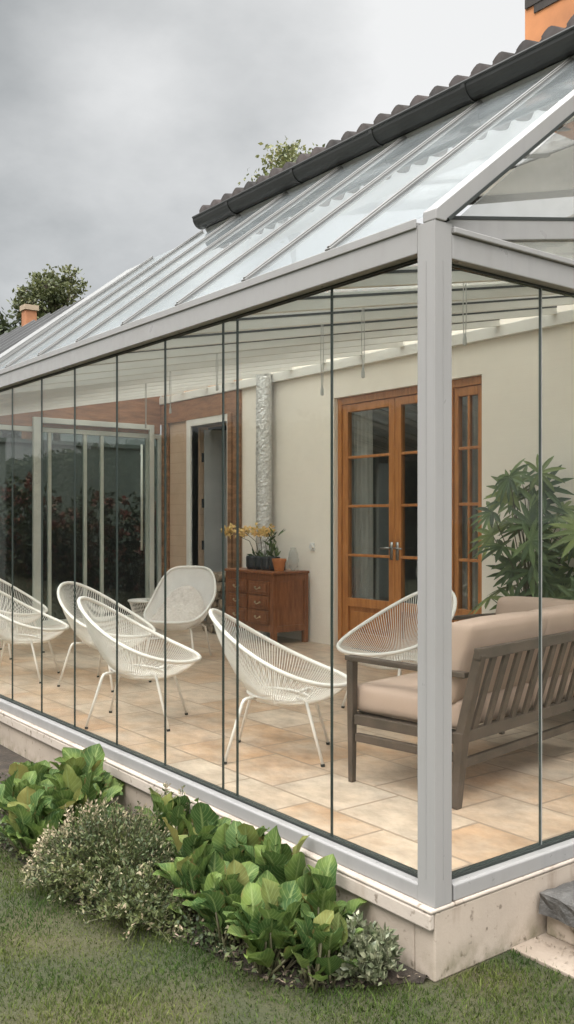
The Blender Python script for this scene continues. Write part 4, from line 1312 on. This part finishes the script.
acc = ramp(nt, sm.outputs[0], .54, .86, .20, .98)
# a heavy grey bank and two thin bright breaks in the cover
for dv, lo_, amt in (((-0.842, 0.374, 0.389), .90, -.66), ((-0.714, 0.558, 0.423), .955, .56), ((-0.879, 0.38, 0.288), .97, .30), ((-.55, .78, .30), .93, .30)):
    dn = N(nt, 'ShaderNodeVectorMath', operation='DOT_PRODUCT'); dn.inputs[1].default_value = Vector(dv).normalized(); nt.links.new(tc.outputs['Generated'], dn.inputs[0])
    mr = N(nt, 'ShaderNodeMapRange', interpolation_type='SMOOTHERSTEP'); mr.inputs['From Min'].default_value = lo_; mr.inputs['From Max'].default_value = 1.0
    mr.inputs['To Min'].default_value = 0; mr.inputs['To Max'].default_value = amt; nt.links.new(dn.outputs['Value'], mr.inputs['Value'])
    ad_ = N(nt, 'ShaderNodeMath', operation='ADD'); nt.links.new(acc, ad_.inputs[0]); nt.links.new(mr.outputs[0], ad_.inputs[1]); acc = ad_.outputs[0]
f = ramp(nt, acc, 0, 1)
cr = mixc(nt, f, (3.0, 3.12, 3.1), (7.7, 7.7, 7.6))
# overhead sky boosted well past a natural overcast to light the room
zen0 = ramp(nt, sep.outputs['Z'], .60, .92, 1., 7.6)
# sky behind the camera brightened to send light in through the front glass
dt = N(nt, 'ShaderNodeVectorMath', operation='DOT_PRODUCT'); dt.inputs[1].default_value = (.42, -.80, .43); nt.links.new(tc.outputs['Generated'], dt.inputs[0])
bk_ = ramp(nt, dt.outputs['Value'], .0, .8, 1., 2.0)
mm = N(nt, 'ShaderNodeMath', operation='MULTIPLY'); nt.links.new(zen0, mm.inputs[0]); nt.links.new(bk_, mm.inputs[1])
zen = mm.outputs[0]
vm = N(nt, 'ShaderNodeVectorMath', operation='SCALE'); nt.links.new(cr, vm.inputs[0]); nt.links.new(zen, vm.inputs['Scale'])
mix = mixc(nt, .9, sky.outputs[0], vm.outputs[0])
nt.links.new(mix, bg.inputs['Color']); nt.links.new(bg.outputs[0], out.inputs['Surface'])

sl_ = bpy.data.lights.new('sun', 'SUN'); sl_.energy = 1.5; sl_.angle = R(28); sl_.color = (1, .95, .88)
so = bpy.data.objects.new('sun', sl_); col.objects.link(so); so.location = (0, -10, 20)
sd = Vector((math.sin(SUN_ROT) * math.cos(SUN_EL), math.cos(SUN_ROT) * math.cos(SUN_EL), math.sin(SUN_EL)))
so.rotation_euler = sd.to_track_quat('Z', 'Y').to_euler()

# ------------------------------------------------------------------ camera
cam = bpy.data.cameras.new('camera'); co = bpy.data.objects.new('camera', cam); col.objects.link(co)
cam.sensor_fit = 'VERTICAL'; cam.sensor_height = 36; cam.lens = 921 / 1024 * 36; cam.shift_y = 8 / 1024
cam.clip_start = .05; cam.clip_end = 1000
co.location = (2.2382, -2.3444, 1.34)
fwd = Vector((-.7966, .6046, 0)); co.rotation_euler = fwd.to_track_quat('-Z', 'Y').to_euler()
sc.camera = co
sc.view_settings.view_transform = 'Standard'; sc.view_settings.look = 'None'; sc.view_settings.exposure = 0; sc.view_settings.gamma = 1
sc.render.engine = 'CYCLES'
sc.cycles.max_bounces = 10; sc.cycles.diffuse_bounces = 5; sc.cycles.glossy_bounces = 4; sc.cycles.transmission_bounces = 6; sc.cycles.transparent_max_bounces = 40
sc.cycles.use_denoising = True
sc.cycles.caustics_reflective = False; sc.cycles.caustics_refractive = False
sc.cycles.sample_clamp_indirect = 6
